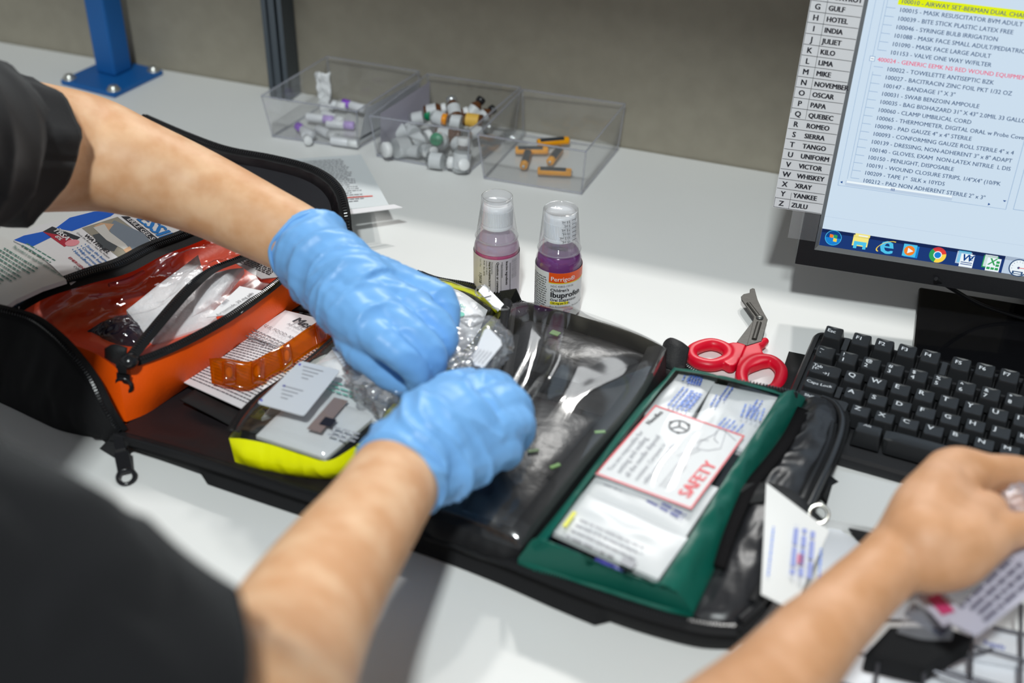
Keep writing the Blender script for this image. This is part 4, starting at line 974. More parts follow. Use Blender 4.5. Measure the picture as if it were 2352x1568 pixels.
# ================================================================= black pouch with clear vinyl
bp = empty('black_pouch', (-.21, -.16, .012), 'black pouch with glossy wrinkled clear vinyl window right of the gloved hands', 'pouch')
Bl = line([(978, 1188, .034), (1020, 1120, .044), (1080, 980, .048), (1140, 850, .048), (1152, 760, .046), (1160, 700, .040)], 40)
Br = line([(1196, 1262, .032), (1260, 1180, .040), (1370, 1040, .044), (1455, 940, .044), (1505, 860, .044), (1532, 800, .036)], 40)
Bt = line([(1160, 700, .040), (1220, 700, .044), (1300, 716, .046), (1380, 742, .046), (1460, 768, .044), (1532, 800, .036)], 30)
Bb = line([(978, 1188, .034), (1040, 1206, .034), (1110, 1232, .034), (1196, 1262, .032)], 30)
lo = lambda L_, z, dz=0: [V(p.x, p.y, z) for p in L_]
q = MB(); side_wall(q, Br, lo(Br, .016), seed=3, bul=.004); side_wall(q, Bb, [V(p.x, p.y-.004, .016) for p in Bb], seed=4, bul=.003); side_wall(q, Bl[::-1], lo(Bl, .016)[::-1], seed=5, bul=.003); side_wall(q, Bt[::-1], lo(Bt, .015)[::-1], seed=7)
q.grid(coons(lo(Bb, .022), lo(Br, .022), lo(Bt, .022), lo(Bl, .022), lambda u, v: .006*dome(u, v)*ridge(u*3, v*4, 1, 2)), 20, 30)
# soft border running along the sides
def border(q, L_, w, cen, mi=0, lift=.002):
    vs = []
    for i, p in enumerate(L_):
        a, b_ = L_[max(i-1, 0)], L_[min(i+1, len(L_)-1)]; d = (b_-a).normalized(); s_ = d.cross(V(0, 0, 1)).normalized()
        if (cen-p).dot(s_) < 0: s_ = -s_
        vs += [p+s_*(w*t)+V(0, 0, lift*math.sin(math.pi*t)) for t in (0, .33, .66, 1)]
    fl = (vs[1]-vs[0]).cross(vs[4]-vs[0]).z > 0
    q.add(vs, [((4*i+k, 4*i+k+1, 4*i+5+k, 4*i+4+k) if fl else (4*i+4+k, 4*i+5+k, 4*i+k+1, 4*i+k)) for i in range(len(L_)-1) for k in range(3)], mi, True)
cB = V(-.215, -.16, .045)
border(q, Br, .016, cB); border(q, Bb, .012, cB); border(q, Bl, .010, cB)
q.build('shell', [mat('pouch_nylon', (.008, .008, .009), rough=.6, spec=.3, nscale=120, nstr=.35)], bp)
q = MB(); q.tube([p+V(.001, 0, .004) for p in Bl[8:]], .0034, n=8); zipper(q, [p+V(.004, 0, .004) for p in Bl], w=.007, pitch=.002, mt=0, mz=1); q.build('zipper', [nylon, zipm], bp)
q = MB()
def vfold(u, v):
    d = dome(u, v, .32)
    w = .010*d+.010*d*math.exp(-((u-.42-.10*(1-v))**2)/.006)*(v > .25)*min(1, (v-.25)*4)-.006*d*math.exp(-((u-.27)**2)/.004)*(v > .3)
    w += d*(.0060*ridge(u*1.5+v*.6, v*1.9-u*.5, 1, 21)+.0005*nz(u*9, v*11, 1, 3))
    return w
q.grid(coons(Bb, Br, Bt, Bl, vfold), 70, 110)
blkvin = mat('vinyl_over_black', (.012, .012, .013), rough=.10, spec=.7, coat=.6, nscale=22, nstr=.5)
q.build('clear_window', [film('heavy_vinyl', refl=.09, rough=.10, edge=.6, bump=.10, bscale=16, haze=.015, hcol=(.6, .6, .65))], bp)
# clear flap of vinyl sticking out over the far edge
q = MB(); tp_ = line([(1195, 692, .040), (1290, 702, .052), (1380, 728, .056), (1470, 765, .050), (1530, 796, .038)], 30); q.grid(coons(Bt, [Bt[-1], tp_[-1]], tp_, [Bt[0], tp_[0]], None), 30, 3); q.build('window_edge', [clearf], bp)
# dark contents of the black pouch
dkc = mat('dark_bundle', (.018, .017, .018), rough=.3, spec=.5, nscale=70, nstr=.7)
packet('dark_bundle', [(1060, 1170), (1215, 1225), (1400, 960), (1200, 900)], [.030, .030, .034, .036], 'dark wrapped bundle under the vinyl of the black pouch', mtl=[dkc], seed=12, bul=.012, th=.010)
packet('rolled_tourniquet', [(1180, 840), (1330, 880), (1500, 820), (1200, 730)], [.034, .034, .034, .036], 'black folded bundle at the far end of the black pouch', mtl=[dkc], seed=14, bul=.009, th=.012)
lime = mat('lime_print', srgb(84, 140, 36), rough=.4)
for i, (x, y, a) in enumerate(((1378, 992, .5), (1225, 1035, .6), (1275, 765, -.2), (1275, 1070, .9))):
    q = MB(); c = P(x, y, .046); q.box(c, (.008, .003 if i != 2 else .006, .001), 0, X=V(math.cos(a), math.sin(a), 0), Y=V(-math.sin(a), math.cos(a), 0)); o_ = q.build('glow_label', [lime])
    tag(o_, ('lime green label scrap near the right border inside the black pouch', 'lime green label scrap just right of the lower glove in the black pouch', 'lime green patch at the far end of the black pouch window', 'faint green label near the middle of the black pouch')[i], 'label')
# ================================================================= green pouch
green = mat('green_nylon', srgb(10, 92, 78), rough=.42, spec=.4, nscale=140, nstr=.3)
gp = empty('green_pouch', (-.09, -.16, .014), 'dark green pouch with clear window packed with white dressings at the right of the case', 'pouch')
Gl = line([(1190, 1282, .030), (1270, 1190, .042), (1370, 1060, .044), (1460, 940, .046), (1520, 880, .046), (1546, 848, .042)], 40)
Gr = line([(1592, 1408, .030), (1650, 1275, .036), (1700, 1160, .038), (1745, 1080, .038), (1800, 995, .036), (1850, 914, .030)], 40)
Gt = line([(1546, 848, .042), (1620, 858, .046), (1700, 876, .044), (1790, 900, .038), (1850, 914, .030)], 30)
Gb = line([(1190, 1282, .030), (1300, 1322, .028), (1400, 1352, .028), (1500, 1385, .028), (1592, 1408, .030)], 30)
Wl = line([(1255, 1240, 0.0515), (1330, 1135, 0.0555), (1420, 1015, 0.0555), (1500, 915, 0.0555), (1552, 850, 0.0535)], 30)
Wr = line([(1512, 1342, 0.0495), (1590, 1222, 0.0535), (1690, 1060, 0.0535), (1750, 970, 0.0515), (1792, 906, 0.0455)], 30)
Wt = line([(1552, 850, 0.0535), (1620, 860, 0.0575), (1700, 880, 0.0575), (1792, 906, 0.0455)], 20)
Wb = line([(1255, 1240, 0.0515), (1330, 1270, 0.0515), (1420, 1310, 0.0515), (1512, 1342, 0.0495)], 20)
def between(q, A, B, n=8, bul=.004, seed=1, sc_=.35, amp=.0015, mi=0, flip=False):
    N = len(A); B = resample(B, N)
    q.add([A[i].lerp(B[i], k/n)+V(0, 0, math.sin(math.pi*k/n)*(bul+amp*ridge(i*sc_, k*.25, 1, seed))) for k in range(n+1) for i in range(N)], [((j*N+i, j*N+i+1, (j+1)*N+i+1, (j+1)*N+i)[::-1 if flip else 1]) for j in range(n) for i in range(N-1)], mi, True)
q = MB(); between(q, Gr, Wr, flip=False, seed=2, amp=.003); between(q, Gb, Wb, seed=4, amp=.005, sc_=.5); between(q, Gl, Wl, flip=True, seed=5, bul=.002); between(q, Gt, Wt, flip=True, bul=.001)
side_wall(q, Gb, lo(Gb, .018), bul=.002); side_wall(q, Gr, lo(Gr, .018), bul=.002); side_wall(q, Gl[::-1], lo(Gl, .018)[::-1]); side_wall(q, Gt[::-1], lo(Gt, .016)[::-1])
q.poly([V(p.x, p.y, .0175) for p in Gb[::4]+Gr[::4]+Gt[::-4]+Gl[::-4]])
q.build('shell', green, gp)
q = MB(); vs = []; between(q, Gl, [V(p.x+.008, p.y+.002, p.z+.004) for p in Gl], n=3, bul=.001, flip=True); q.build('edge_binding', nylon, gp)
q = MB(); q.grid(coons(Wb, Wr, Wt, Wl, lambda u, v: dome(u, v, .35)*(.004+.0010*ridge(u*2, v*3, 1, 18))), 40, 60); q.build('clear_window', [film('green_pouch_vinyl', refl=.035, rough=.05, edge=.35, bump=.03, bscale=20)], gp)
q = MB(); zt = line([(1700, 878, .050), (1760, 890, .048), (1830, 906, .040)], 20); zipper(q, zt, w=.007, pitch=.0026, tooth=.003); q.build('zipper', [nylon, zipm], gp)
dblue = mat('pale_blue_ink', srgb(120, 150, 225), rough=.5); dblue2 = mat('blue_print', srgb(90, 120, 205), rough=.5); yel = mat('yellow_bar', srgb(240, 235, 90), rough=.5); navy = mat('navy_ink', srgb(95, 100, 170), rough=.5)
def gpk(px, z, label, extra=None, seed=1, name='dressing_packet', bul=.0015, mtl=None, th=.004):
    return packet(name, px, z, label, seed=seed, bul=bul, th=th, extra=extra, mtl=mtl or [pkw, dblue, dblue2, yel, gink, navy])
def exA(q):
    S_ = Sheet((1500, 945, .0495), (1560, 850, .0495), (1440, 900, .0495)); f = S_.fn(0)
    def blk(x0, y0, x1, y1, n, mi=1, z=.0505):
        T_ = Sheet((x0, y0, z), (x1, y1, z), (x0-10, y0-6, z)); W_ = (P(x1, y1, z)-P(x0, y0, z)).length; q.lines(T_.fn(0), 0, W_, 0, n, .0036, .0014, mi)
    blk(1532, 930, 1570, 886, 5); blk(1562, 930, 1592, 895, 3); blk(1566, 872, 1572, 860, 2)
    T_ = Sheet((1590, 882, .0505), (1600, 855, .0505), (1580, 878, .0505)); q.lines(T_.fn(0), 0, .014, .004, 5, .0022, .0016, 2, ragged=0); 
gpk([(1480, 950), (1570, 985), (1648, 868), (1552, 852)], [.046, .047, .048, .046], 'white packet with pale blue print at the far left of the green pouch', exA, 2)
def exB(q):
    def blk(x0, y0, x1, y1, n, mi=1, z=.0505):
        T_ = Sheet((x0, y0, z), (x1, y1, z), (x0-10, y0-6, z)); W_ = (P(x1, y1, z)-P(x0, y0, z)).length; q.lines(T_.fn(0), 0, W_, 0, n, .0036, .0014, mi)
    blk(1700, 955, 1712, 925, 5); blk(1712, 955, 1740, 915, 2, 2); blk(1650, 915, 1672, 885, 2, 2); blk(1640, 985, 1668, 955, 5); blk(1630, 930, 1645, 905, 2)
gpk([(1580, 1000), (1712, 1040), (1786, 912), (1640, 880)], [.047, .046, .043, .048], 'white foil packet with pale blue print at the far right of the green pouch', exB, 4)
def exC(q):
    T_ = Sheet((1495, 1140, .050), (1580, 1182, .050), (1500, 1130, .050)); q.lines(T_.fn(0), 0, .030, .000, 2, .0042, .0022, 5); T_ = Sheet((1388, 1110, .050), (1430, 1126, .050), (1400, 1100, .050)); q.lines(T_.fn(0), 0, .014, 0, 1, .004, .0016, 4)
gpk([(1342, 1128), (1575, 1232), (1650, 1120), (1420, 1030)], [.048, .047, .048, .050], 'white packet under the safety card in the green pouch', exC, 5)
def exD(q):
    T_ = Sheet((1288, 1206, .0515), (1322, 1160, .0515), (1275, 1200, .0515)); q.rect(T_.fn(0), 0, -.004, .017, -.001, 3)
    T_ = Sheet((1330, 1195, .0515), (1480, 1262, .0515), (1340, 1180, .0515)); q.lines(T_.fn(0), 0, .05, .002, 4, .006, .0016, 4); q.rect(T_.fn(0), .042, -.020, .052, -.013, 4)
gpk([(1262, 1218), (1512, 1330), (1580, 1235), (1340, 1128)], [.047, .046, .048, .049], 'near white box with a small yellow bar under the clear window of the green pouch', exD, 7)
o_ = gpk([(1270, 1262), (1330, 1282), (1345, 1262), (1285, 1238)], .034, 'clear wrapped item at the near left end of the green pouch', None, 8, 'wrapped_item', mtl=[mat('dark_wrapper')])
o_ = gpk([(1362, 1290), (1425, 1318), (1440, 1300), (1372, 1272)], .036, 'violet plastic piece at the near end of the green pouch', None, 9, 'violet_cap', mtl=[mat('violet_plastic', srgb(88, 80, 190), rough=.35)], bul=.004)
# safety card with a red border
red = mat('red_print', srgb(225, 30, 55), rough=.4)
SF = Sheet((1366, 1088, .0535), (1588, 1170, .0535), (1505, 930, .0535))
c4 = [SF.uv(1366, 1088), SF.uv(1588, 1170), SF.uv(1711, 1001), SF.uv(1505, 930)]
q = MB(); q.prism([SF.at(*c) for c in c4], .0007, 0)
cen = sum((Vector(c) for c in c4), Vector((0, 0)))/4
ins = [tuple(cen+(Vector(c)-cen)*.965) for c in c4]
for i in range(4):
    j = (i+1) % 4; q.add([SF.at(*c4[i], .0003), SF.at(*c4[j], .0003), SF.at(*ins[j], .0003), SF.at(*ins[i], .0003)], [(0, 1, 2, 3)], 1)
def onS(s_, x0, y0, x1, y1, mi, bold=.01, sx=1, l=.0004): put(s_, x0, y0, x1, y1, mi, bold, sx, 0, l, q, SF.uv, SF)
for (s_, a, b, c, d) in (('You are responsible for', 1404, 1082, 1479, 992), ('setting and sealing', 1425, 1088, 1489, 1007), ('all the needle disposal', 1444, 1097, 1518, 1003), ('container. Carryover is', 1464, 1105, 1530, 1022), ('safety measures on the', 1484, 1112, 1552, 1022)): onS(s_, a, b, c, d, 2, .005)
onS('Needles', 1492, 976, 1524, 948, 3, .03); onS('SAFETY', 1582, 1145, 1648, 1068, 1, .05, 1.0)
T_ = SF; 
for k in range(3): onS('biohazard container label', 1518+k*9, 1118+k*3, 1560+k*9, 1066+k*3, 2, 0)
a, b = SF.uv(1560, 980); f = SF.fn(.0004); disc(q, f, a, b, .0082, 3, r0=.0064, n=30)
for k in range(3):
    an = math.radians(90+120*k+20); q.add([f(a+.007*math.cos(an-.12), b+.007*math.sin(an-.12)), f(a+.007*math.cos(an+.12), b+.007*math.sin(an+.12)), f(a+.001*math.cos(an+1.5), b+.001*math.sin(an+1.5)), f(a+.001*math.cos(an-1.5), b+.001*math.sin(an-1.5))], [(0, 1, 2, 3)], 3)
    disc(q, f, a+.0076*math.cos(an+1), b+.0076*math.sin(an+1), .0016, 3, n=8)
def stroke(pts, w, mi=2):
    pts = [Vector(SF.uv(*p)) for p in pts]
    for p, r_ in zip(pts, pts[1:]):
        d = (r_-p).normalized()*w; n_ = Vector((-d.y, d.x)); q.add([f(*(p+n_)), f(*(p-n_)), f(*(r_-n_)), f(*(r_+n_))], [(0, 1, 2, 3)], mi)
for st in ([(1555, 1048), (1600, 1030), (1612, 1012), (1640, 998), (1652, 985), (1668, 990), (1662, 1010), (1655, 1030), (1625, 1035), (1600, 1030)], [(1600, 1018), (1610, 1010), (1628, 1012)], [(1648, 990), (1640, 1008), (1650, 1018)], [(1660, 985), (1690, 1012)], [(1570, 1050), (1608, 1034)]): stroke(st, .0003)
o_ = q.build('safety_card', [mat('card_white', (.74, .75, .76), rough=.45), red, gink, ink]); tag(o_, 'white card with a thick red border and the red word SAFETY in the green pouch', 'card')
# ================================================================= clear storage bins
acryl = film('bin_acrylic', refl=.035, rough=.05, edge=.35, haze=.05, hcol=(.85, .87, .92)); edge_m = film('bin_edge', refl=.10, rough=.1, haze=.30, hcol=(.72, .74, .86))
def bin_(fl, fr, tfl, tfr, tbl, tbr, label, h=.057):
    """floor front corners and four rim corners, measured"""
    FL, FR = P(*fl, 0), P(*fr, 0); TFL, TFR, TBL, TBR = P(*tfl, h), P(*tfr, h), P(*tbl, h), P(*tbr, h)
    ymax = WALL_Y-.006
    for t in (TBL, TBR): t.y = min(t.y, ymax)
    BL, BR = V(TBL.x+.004, TBL.y-.005, 0), V(TBR.x-.004, TBR.y-.005, 0)
    c = (FL+FR+BL+BR)/4
    for p in (FL, FR, BL, BR): p.z = .0015
    r_ = empty('storage_bin', (c.x, c.y, 0), label, 'bin', 'clear storage bins at the back of the bench')
    def ins(p, d=.0022): v = c-p; v.z = 0; return p+v.normalized()*d
    q = MB(); A = [FL, FR, BR, BL]; B = [TFL, TFR, TBR, TBL]; Ai = [ins(p)+V(0, 0, .0022) for p in A]; Bi = [ins(p) for p in B]
    for i in range(4):
        j = (i+1) % 4; q.quad(A[i], A[j], B[j], B[i]); q.quad(Ai[j], Ai[i], Bi[i], Bi[j])
    q.quad(*A[::-1]); q.quad(*Ai); q.build('body', acryl, r_)
    q = MB()
    for i in range(4):
        j = (i+1) % 4; q.tube([B[i], B[j]], .0012, n=6); q.tube([A[i], B[i]], .0011, n=6); q.tube([A[i]+V(0, 0, .0008), A[j]+V(0, 0, .0008)], .0013, n=6)
    q.build('rim', edge_m, r_); return r_, (Ai, Bi)
b1, g1 = bin_((627, 316), (821, 344), (601, 220), (819, 256), (754, 128), (963, 164), 'leftmost clear acrylic bin holding lavender capped syringes by the post')
b2, g2 = bin_((867, 361), (1075, 400), (850, 266), (1077, 301), (982, 170), (1195, 201), 'middle clear acrylic bin heaped with small vials and bottles')
b3, g3 = bin_((1113, 412), (1335, 448), (1097, 309), (1346, 348), (1200, 206), (1438, 236), 'rightmost clear acrylic bin with a few orange batteries inside')
paperlav = mat('insert_paper', srgb(178, 174, 190), rough=.6); lab_w = mat('bin_label', (.7, .72, .75), rough=.4); dgrey = mat('dark_grey_ink', (.08, .09, .11), rough=.5); redd = mat('red_dot', srgb(200, 60, 40), rough=.5)
def wallfn(A, B, i, j, off):
    O = A[i]; U = (A[j]-O).normalized(); W = (B[i]-O); W -= U*W.dot(U); L_ = (A[j]-O).length; H_ = W.length; W.normalize(); n_ = U.cross(W)
    return (lambda u, v: O+U*u+W*v+n_*off), L_, H_
f_, L_, H_ = wallfn(*g1, 1, 2, .0006)
q = MB(); q.rect(f_, .002, .002, L_*.97, H_*.94, 0); f2_, _, _ = wallfn(*g1, 1, 2, -.0002)
q.lines(lambda u, v: f_(u, v)-(f2_(0, 0)-f_(0, 0))*-1.6, .004, L_*.55, H_*.8, 9, .0042, .0013, 1, ragged=.1); q.rect(lambda u, v: f_(u, v)+(f2_(0, 0)-f_(0, 0))*-.6, .002, .008, L_*.9, .0115, 1)
o_ = q.build('bin_label_sheet', [lab_w, dgrey], b1)
f_, L_, H_ = wallfn(*g2, 0, 3, .0008); q = MB(); q.rect(f_, .002, .001, L_*.96, H_*.93, 0); q.build('paper_insert', paperlav, b2)
vclear = film('vial_glass', refl=.10, rough=.05, haze=.16, hcol=(.75, .8, .82), edge=.6)
def cyl_item(name, c, axis, L_, r, mats, prof, label, cat, group=None):
    """lathe along an arbitrary axis; prof = [(part, [(r, h)...], material)]"""
    a = Vector(axis).normalized(); x = a.cross(V(0, 0, 1)) if abs(a.z) < .9 else V(1, 0, 0); x.normalize(); y = a.cross(x)
    root = empty(name, c, label, cat, group)
    for pn, pr, mt in prof:
        q = MB(); q.lathe(pr, Vector(c), n=20, X=x, Y=y, Z=a); q.build(pn, mt, root)
    return root
purple = mat('purple_cap', srgb(140, 70, 205), rough=.4); lilac = mat('lilac_cap', srgb(190, 160, 225), rough=.4); whitep = mat('white_plastic', (.78, .79, .80), rough=.4)
def syringe(x, y, z, a, capm, label, L_=.034, tilt=.0):
    c = P(x, y, z); ax = V(math.cos(a), math.sin(a), tilt); r = .0052
    ax.normalize(); c = c-ax*(L_/2)
    return cyl_item('syringe', c, ax, L_, r, None, [('barrel', [(0, 0), (r*.9, 0), (r, .001), (r, L_*.62), (r*.9, L_*.64), (0, L_*.64)], mat('syringe_white', (.74, .75, .78), rough=.35)), ('cap', [(0, L_*.64), (r*.95, L_*.64), (r*.95, L_*.98), (r*.8, L_), (0, L_)], capm)], label, 'syringe', 'capped syringes in the leftmost bin')
sy = [(700, 300, .010, 2.6, purple, 'syringe with a purple cap nearest the left wall of the leftmost bin'), (735, 272, .012, .1, lilac, 'syringe with a lilac cap in the middle of the leftmost bin'), (765, 270, .012, -.3, whitep, 'all white syringe lying in the middle of the leftmost bin'), (766, 240, .012, 0.0, whitep, 'white syringe lying at the back of the leftmost bin'), (812, 243, .014, 2.9, purple, 'syringe with a deep purple cap at the back right of the leftmost bin'), (703, 312, .008, -.9, whitep, 'white syringe slanting near the front left of the leftmost bin'), (792, 326, .008, .05, whitep, 'bright white syringe lying at the front right of the leftmost bin'), (782, 286, .008, .2, lilac, 'syringe with a pale lilac cap under the others in the leftmost bin'), (750, 305, .008, -.4, whitep, 'translucent white syringe in the centre floor of the leftmost bin')]
for s_ in sy: syringe(*s_[:5], s_[5])
q = MB(); c = P(745, 230, .02); q.grid(lambda u, v: c+V(.018*(u-.5)+.004*nz(u*5, v*5), .006*nz(u*4, v*6, 1, 3), .05*(v-.3)+.004*nz(u*6, v*3, 1, 8)), 10, 14); o_ = q.build('wrapped_swab', whitep, solid=.001); tag(o_, 'white wrapped swab propped upright in the back left of the leftmost bin', 'swab')
# vials
amber_g = mat('amber_vial', (.10, .035, .01), rough=.12, spec=.6); black_c = mat('black_cap', (.012, .012, .014), rough=.3); greenc = mat('green_cap', srgb(0, 130, 85), rough=.4); orangec = mat('orange_cap', srgb(240, 150, 20), rough=.4); labelw = mat('vial_label', (.60, .62, .64), rough=.45); labely = mat('label_yellow', srgb(225, 180, 80), rough=.45); silver = mat('crimp_silver', (.55, .57, .58), rough=.3, metal=.8)
def vial(x, y, z, az, tilt, glass, capm, label, r=.0095, L_=.034, lab=labelw):
    c = P(x, y, z); ax = V(math.cos(az)*math.cos(tilt), math.sin(az)*math.cos(tilt), math.sin(tilt)); c = c-ax*(L_*.5)
    return cyl_item('vial', c, ax, L_, r, None, [('bottle', [(0, 0), (r*.9, 0), (r, .001), (r, L_*.62), (r*.6, L_*.76), (r*.6, L_*.80)], glass), ('label', [(r*1.02, L_*.12), (r*1.02, L_*.56)], lab), ('cap', [(r*.6, L_*.78), (r*.78, L_*.80), (r*.78, L_*.97), (r*.7, L_), (0, L_)], capm)], label, 'vial', 'vials heaped in the middle bin')
vs_ = [(912, 340, .014, -2.2, .1, vclear, whitep, 'large clear vial with its pale round base facing out, front left of middle bin', .014, .040), (925, 300, .014, .8, .2, vclear, whitep, 'white labelled vial behind the front left vial of the middle bin', .011, .036),
 (958, 348, .011, .1, 0, vclear, whitep, 'clear vial with blue striped label lying at the front of the middle bin', .0085, .032), (1012, 370, .012, .1, 0, vclear, whitep, 'white labelled vial lying at the front centre of the middle bin', .011, .036),
 (1062, 355, .022, 1.4, 1.35, vclear, whitep, 'white labelled vial standing at the front right of the middle bin', .012, .045), (1058, 380, .010, -.8, .5, vclear, whitep, 'clear vial tipped on its shoulder in the front right corner of the middle bin', .0105, .03),
 (1008, 322, .022, -1.4, .5, vclear, greenc, 'vial with flat green cap facing the front in the middle of the middle bin', .0115, .034), (1003, 270, .034, 3.0, .1, vclear, greenc, 'vial with a green cap lying on top of the heap in the middle bin', .0105, .032),
 (970, 270, .030, .3, .25, vclear, whitep, 'cream labelled vial on top of the heap left of the green cap', .0095, .034), (1040, 278, .034, 3.25, .1, vclear, orangec, 'vial with an orange cap near the top of the heap in the middle bin', .0105, .030),
 (1076, 275, .034, 3.25, 0, amber_g, black_c, 'vial with a yellow striped label and black cap on the heap of the middle bin', .0095, .040), (1042, 248, .044, 2.2, .5, amber_g, silver, 'dark vial with a shiny silver cap at the very top of the heap', .0095, .034),
 (1052, 262, .038, .4, .3, amber_g, whitep, 'dark vial with a white cap under the silver capped vial', .0085, .030), (1090, 250, .040, 1.1, .7, amber_g, black_c, 'vial with white label tilted upright at the back of the middle bin', .0085, .036), (1112, 265, .034, .9, .4, amber_g, black_c, 'vial with white label lying at the back right of the middle bin', .0085, .036),
 (1030, 312, .018, .2, .1, amber_g, amber_g, 'brown glass vial half buried at the centre of the middle bin', .012, .034), (1000, 252, .040, .4, .2, amber_g, whitep, 'pinkish labelled vial at the back left of the heap', .009, .03), (965, 320, .018, .9, .2, vclear, whitep, 'clear vial buried left of the green cap in the middle bin', .011, .034),
 (985, 345, .014, -.6, .3, vclear, whitep, 'small clear vial crossing behind the front row of the middle bin', .008, .03), (1102, 300, .024, .7, .2, vclear, silver, 'clear glass vial resting at the right wall of the middle bin', .009, .034), (1050, 330, .014, 2.6, .0, amber_g, whitep, 'brown vial on the floor behind the standing vial', .010, .034), (945, 300, .014, 2.4, .0, vclear, silver, 'clear vial lying along the left wall of the middle bin', .010, .034)]
for a in vs_: vial(*a[:8], r=a[8]*.82, L_=a[9]*.86, lab=labely if 'yellow' in a[7] else labelw)
# clear syringe pack leaning between the middle and right bins
q = MB(); q.lathe([(.006, 0), (.0075, .004), (.0075, .020), (.003, .026)], P(1158, 320, .015), n=16, X=V(0, 0, 1), Y=V(.5, -.8, 0).normalized(), Z=V(.8, .5, .2).normalized()); o_ = q.build('clear_capsule', vclear); tag(o_, 'clear plastic capsule near the left wall of the rightmost bin', 'capsule')
# batteries
bor = mat('battery_orange', srgb(238, 160, 0), rough=.35, spec=.4); bbl = mat('battery_black', (.03, .035, .04), rough=.3); 
def battery(x0, y0, x1, y1, z, label):
    a, b = P(x0, y0, z), P(x1, y1, z); ax = (b-a).normalized(); L_ = .0385; r = .0046; x = ax.cross(V(0, 0, 1)).normalized(); y = ax.cross(x); a = (a+b)/2-ax*(L_/2)
    root = empty('battery', a, label, 'battery', 'orange batteries in the rightmost bin')
    q = MB(); q.lathe([(0, 0), (r*.8, 0), (r, .0008), (r, L_-.002), (r*.9, L_-.0008), (r*.4, L_-.0008)], a, n=20, X=x, Y=y, Z=ax)
    q.build('casing', bor, root); q = MB(); q.lathe([(r*1.06, .003), (r*1.06, L_*.82)], a, n=8, X=x, Y=y, Z=ax, a0=math.radians(195), a1=math.radians(325)); q.build('dark_stripe', bbl, root)
    q = MB(); q.lathe([(r*.38, L_-.0008), (r*.38, L_+.0006), (0, L_+.0006)], a, n=12, X=x, Y=y, Z=ax); q.build('terminal', silver, root)
battery(1236, 392, 1313, 396, .0085, 'battery lying alone at the front of the rightmost bin'); battery(1186, 345, 1258, 345, .0085, 'battery with another propped on it at the left of the group'); battery(1212, 352, 1203, 380, .0085, 'battery pointing toward the viewer at the left of the group')
battery(1286, 342, 1263, 372, .0085, 'battery pointing toward the viewer at the right of the group'); battery(1236, 328, 1306, 322, .0105, 'battery farthest back in the rightmost bin')
# ================================================================= medicine bottles
def bottle(bx, by, hz, name, label, liquid, liq_h, body_f, capcup, seed):
    c = P(bx, by, 0); c.z = .0006; k = hz; n = 48
    root = empty(name, (c.x, c.y, 0), label, 'bottle'); R = .0212
    yaw = math.atan2(CAM.y-c.y, CAM.x-c.x)
    outer = [(0, .0005), (R*.86, .0005), (R*.97, .002), (R, .005), (R, .052), (R*.985, .0570), (R*.92, .0620), (R*.80, .0662), (R*.64, .0700), (R*.54, .0722), (R*.50, .0750), (R*.50, .082)]
    q = MB(); q.lathe(outer, c, n=n, cap=False); q.build('bottle_body', body_f, root)
    ins = [(r*.95, h+.0008) for r, h in outer if h < liq_h-.001]; 
    rl = None
    for (r0, h0), (r1, h1) in zip(outer, outer[1:]):
        if h0 <= liq_h <= h1: rl = r0+(r1-r0)*(liq_h-h0)/(h1-h0)
    ins += [(rl*.95, liq_h), (0, liq_h)]
    if capcup:
        q = MB(); q.lathe([(rl*.985, liq_h-.0005)]+[(r*.98, h) for r, h in outer if h > liq_h], c, n=n, cap=False); q.build('residue', residue, root)
    q = MB(); q.lathe(ins, c, n=n); q.build('liquid', liquid, root)
    # child-proof cap and dosing cup
    q = MB(); cr = .0146; ch = .0 if capcup else .0035
    pr = [(cr, .078), (cr, .0805), (cr*.97, .0808), (cr*.97, .0965+ch), (cr*.90, .0995+ch), (cr*.6, .1000+ch), (0, .0998+ch)]
    q.lathe(pr, c, n=60)
    for i in range(60):
        a = 2*math.pi*i/60; q.box(c+V(math.cos(a)*cr*.985, math.sin(a)*cr*.985, .089), (.0006, .0006, .014), 0, X=V(math.cos(a), math.sin(a), 0), Y=V(-math.sin(a), math.cos(a), 0))
    q.build('screw_cap', whitep_c, root)
    q = MB(); r0, r1 = (.0190, .0156)
    cup = [(r0+.0004, .0665), (r0, .0675), (r1, .1055), (r1-.0006, .1062), (r1-.0014, .1055), (r1-.0016, .1020 if capcup else .1050), (0, .1020 if capcup else .1050)]
    if capcup: cup = [(r0+.0004, .0665), (r0, .0675), (.0152, .095), (.0142, .1045), (.0142, .1068), (.0128, .1070), (.0126, .1035), (0, .1035)]
    q.lathe(cup, c, n=n); q.lathe([(r0+.0009, .0660), (r0+.0011, .0668), (r0+.0004, .0676)], c, n=n, cap=False)
    q.build('dosing_cup', cupf, root)
    return root, c, R, yaw
whitep_c = mat('cap_white', (.82, .83, .85), rough=.35, spec=.4)
residue = film('milky_residue', refl=.06, rough=.08, edge=.3, haze=.80, hcol=srgb(232, 224, 240))
cupf = film('dosing_cup_clear', refl=.05, rough=.05, edge=.7, haze=.17, hcol=(.88, .89, .94), power=2.2)
bodyL = film('bottle_clear_residue', refl=.07, rough=.06, edge=.5, haze=.10, hcol=srgb(236, 226, 240)); bodyR = film('bottle_clear', refl=.06, rough=.05, edge=.4, tint=(.98, .96, .98))
liqL = mat('pink_suspension', srgb(190, 72, 125), rough=.2, spec=.5, sss=0); liqR = mat('purple_suspension', srgb(122, 66, 128), rough=.18, spec=.5)
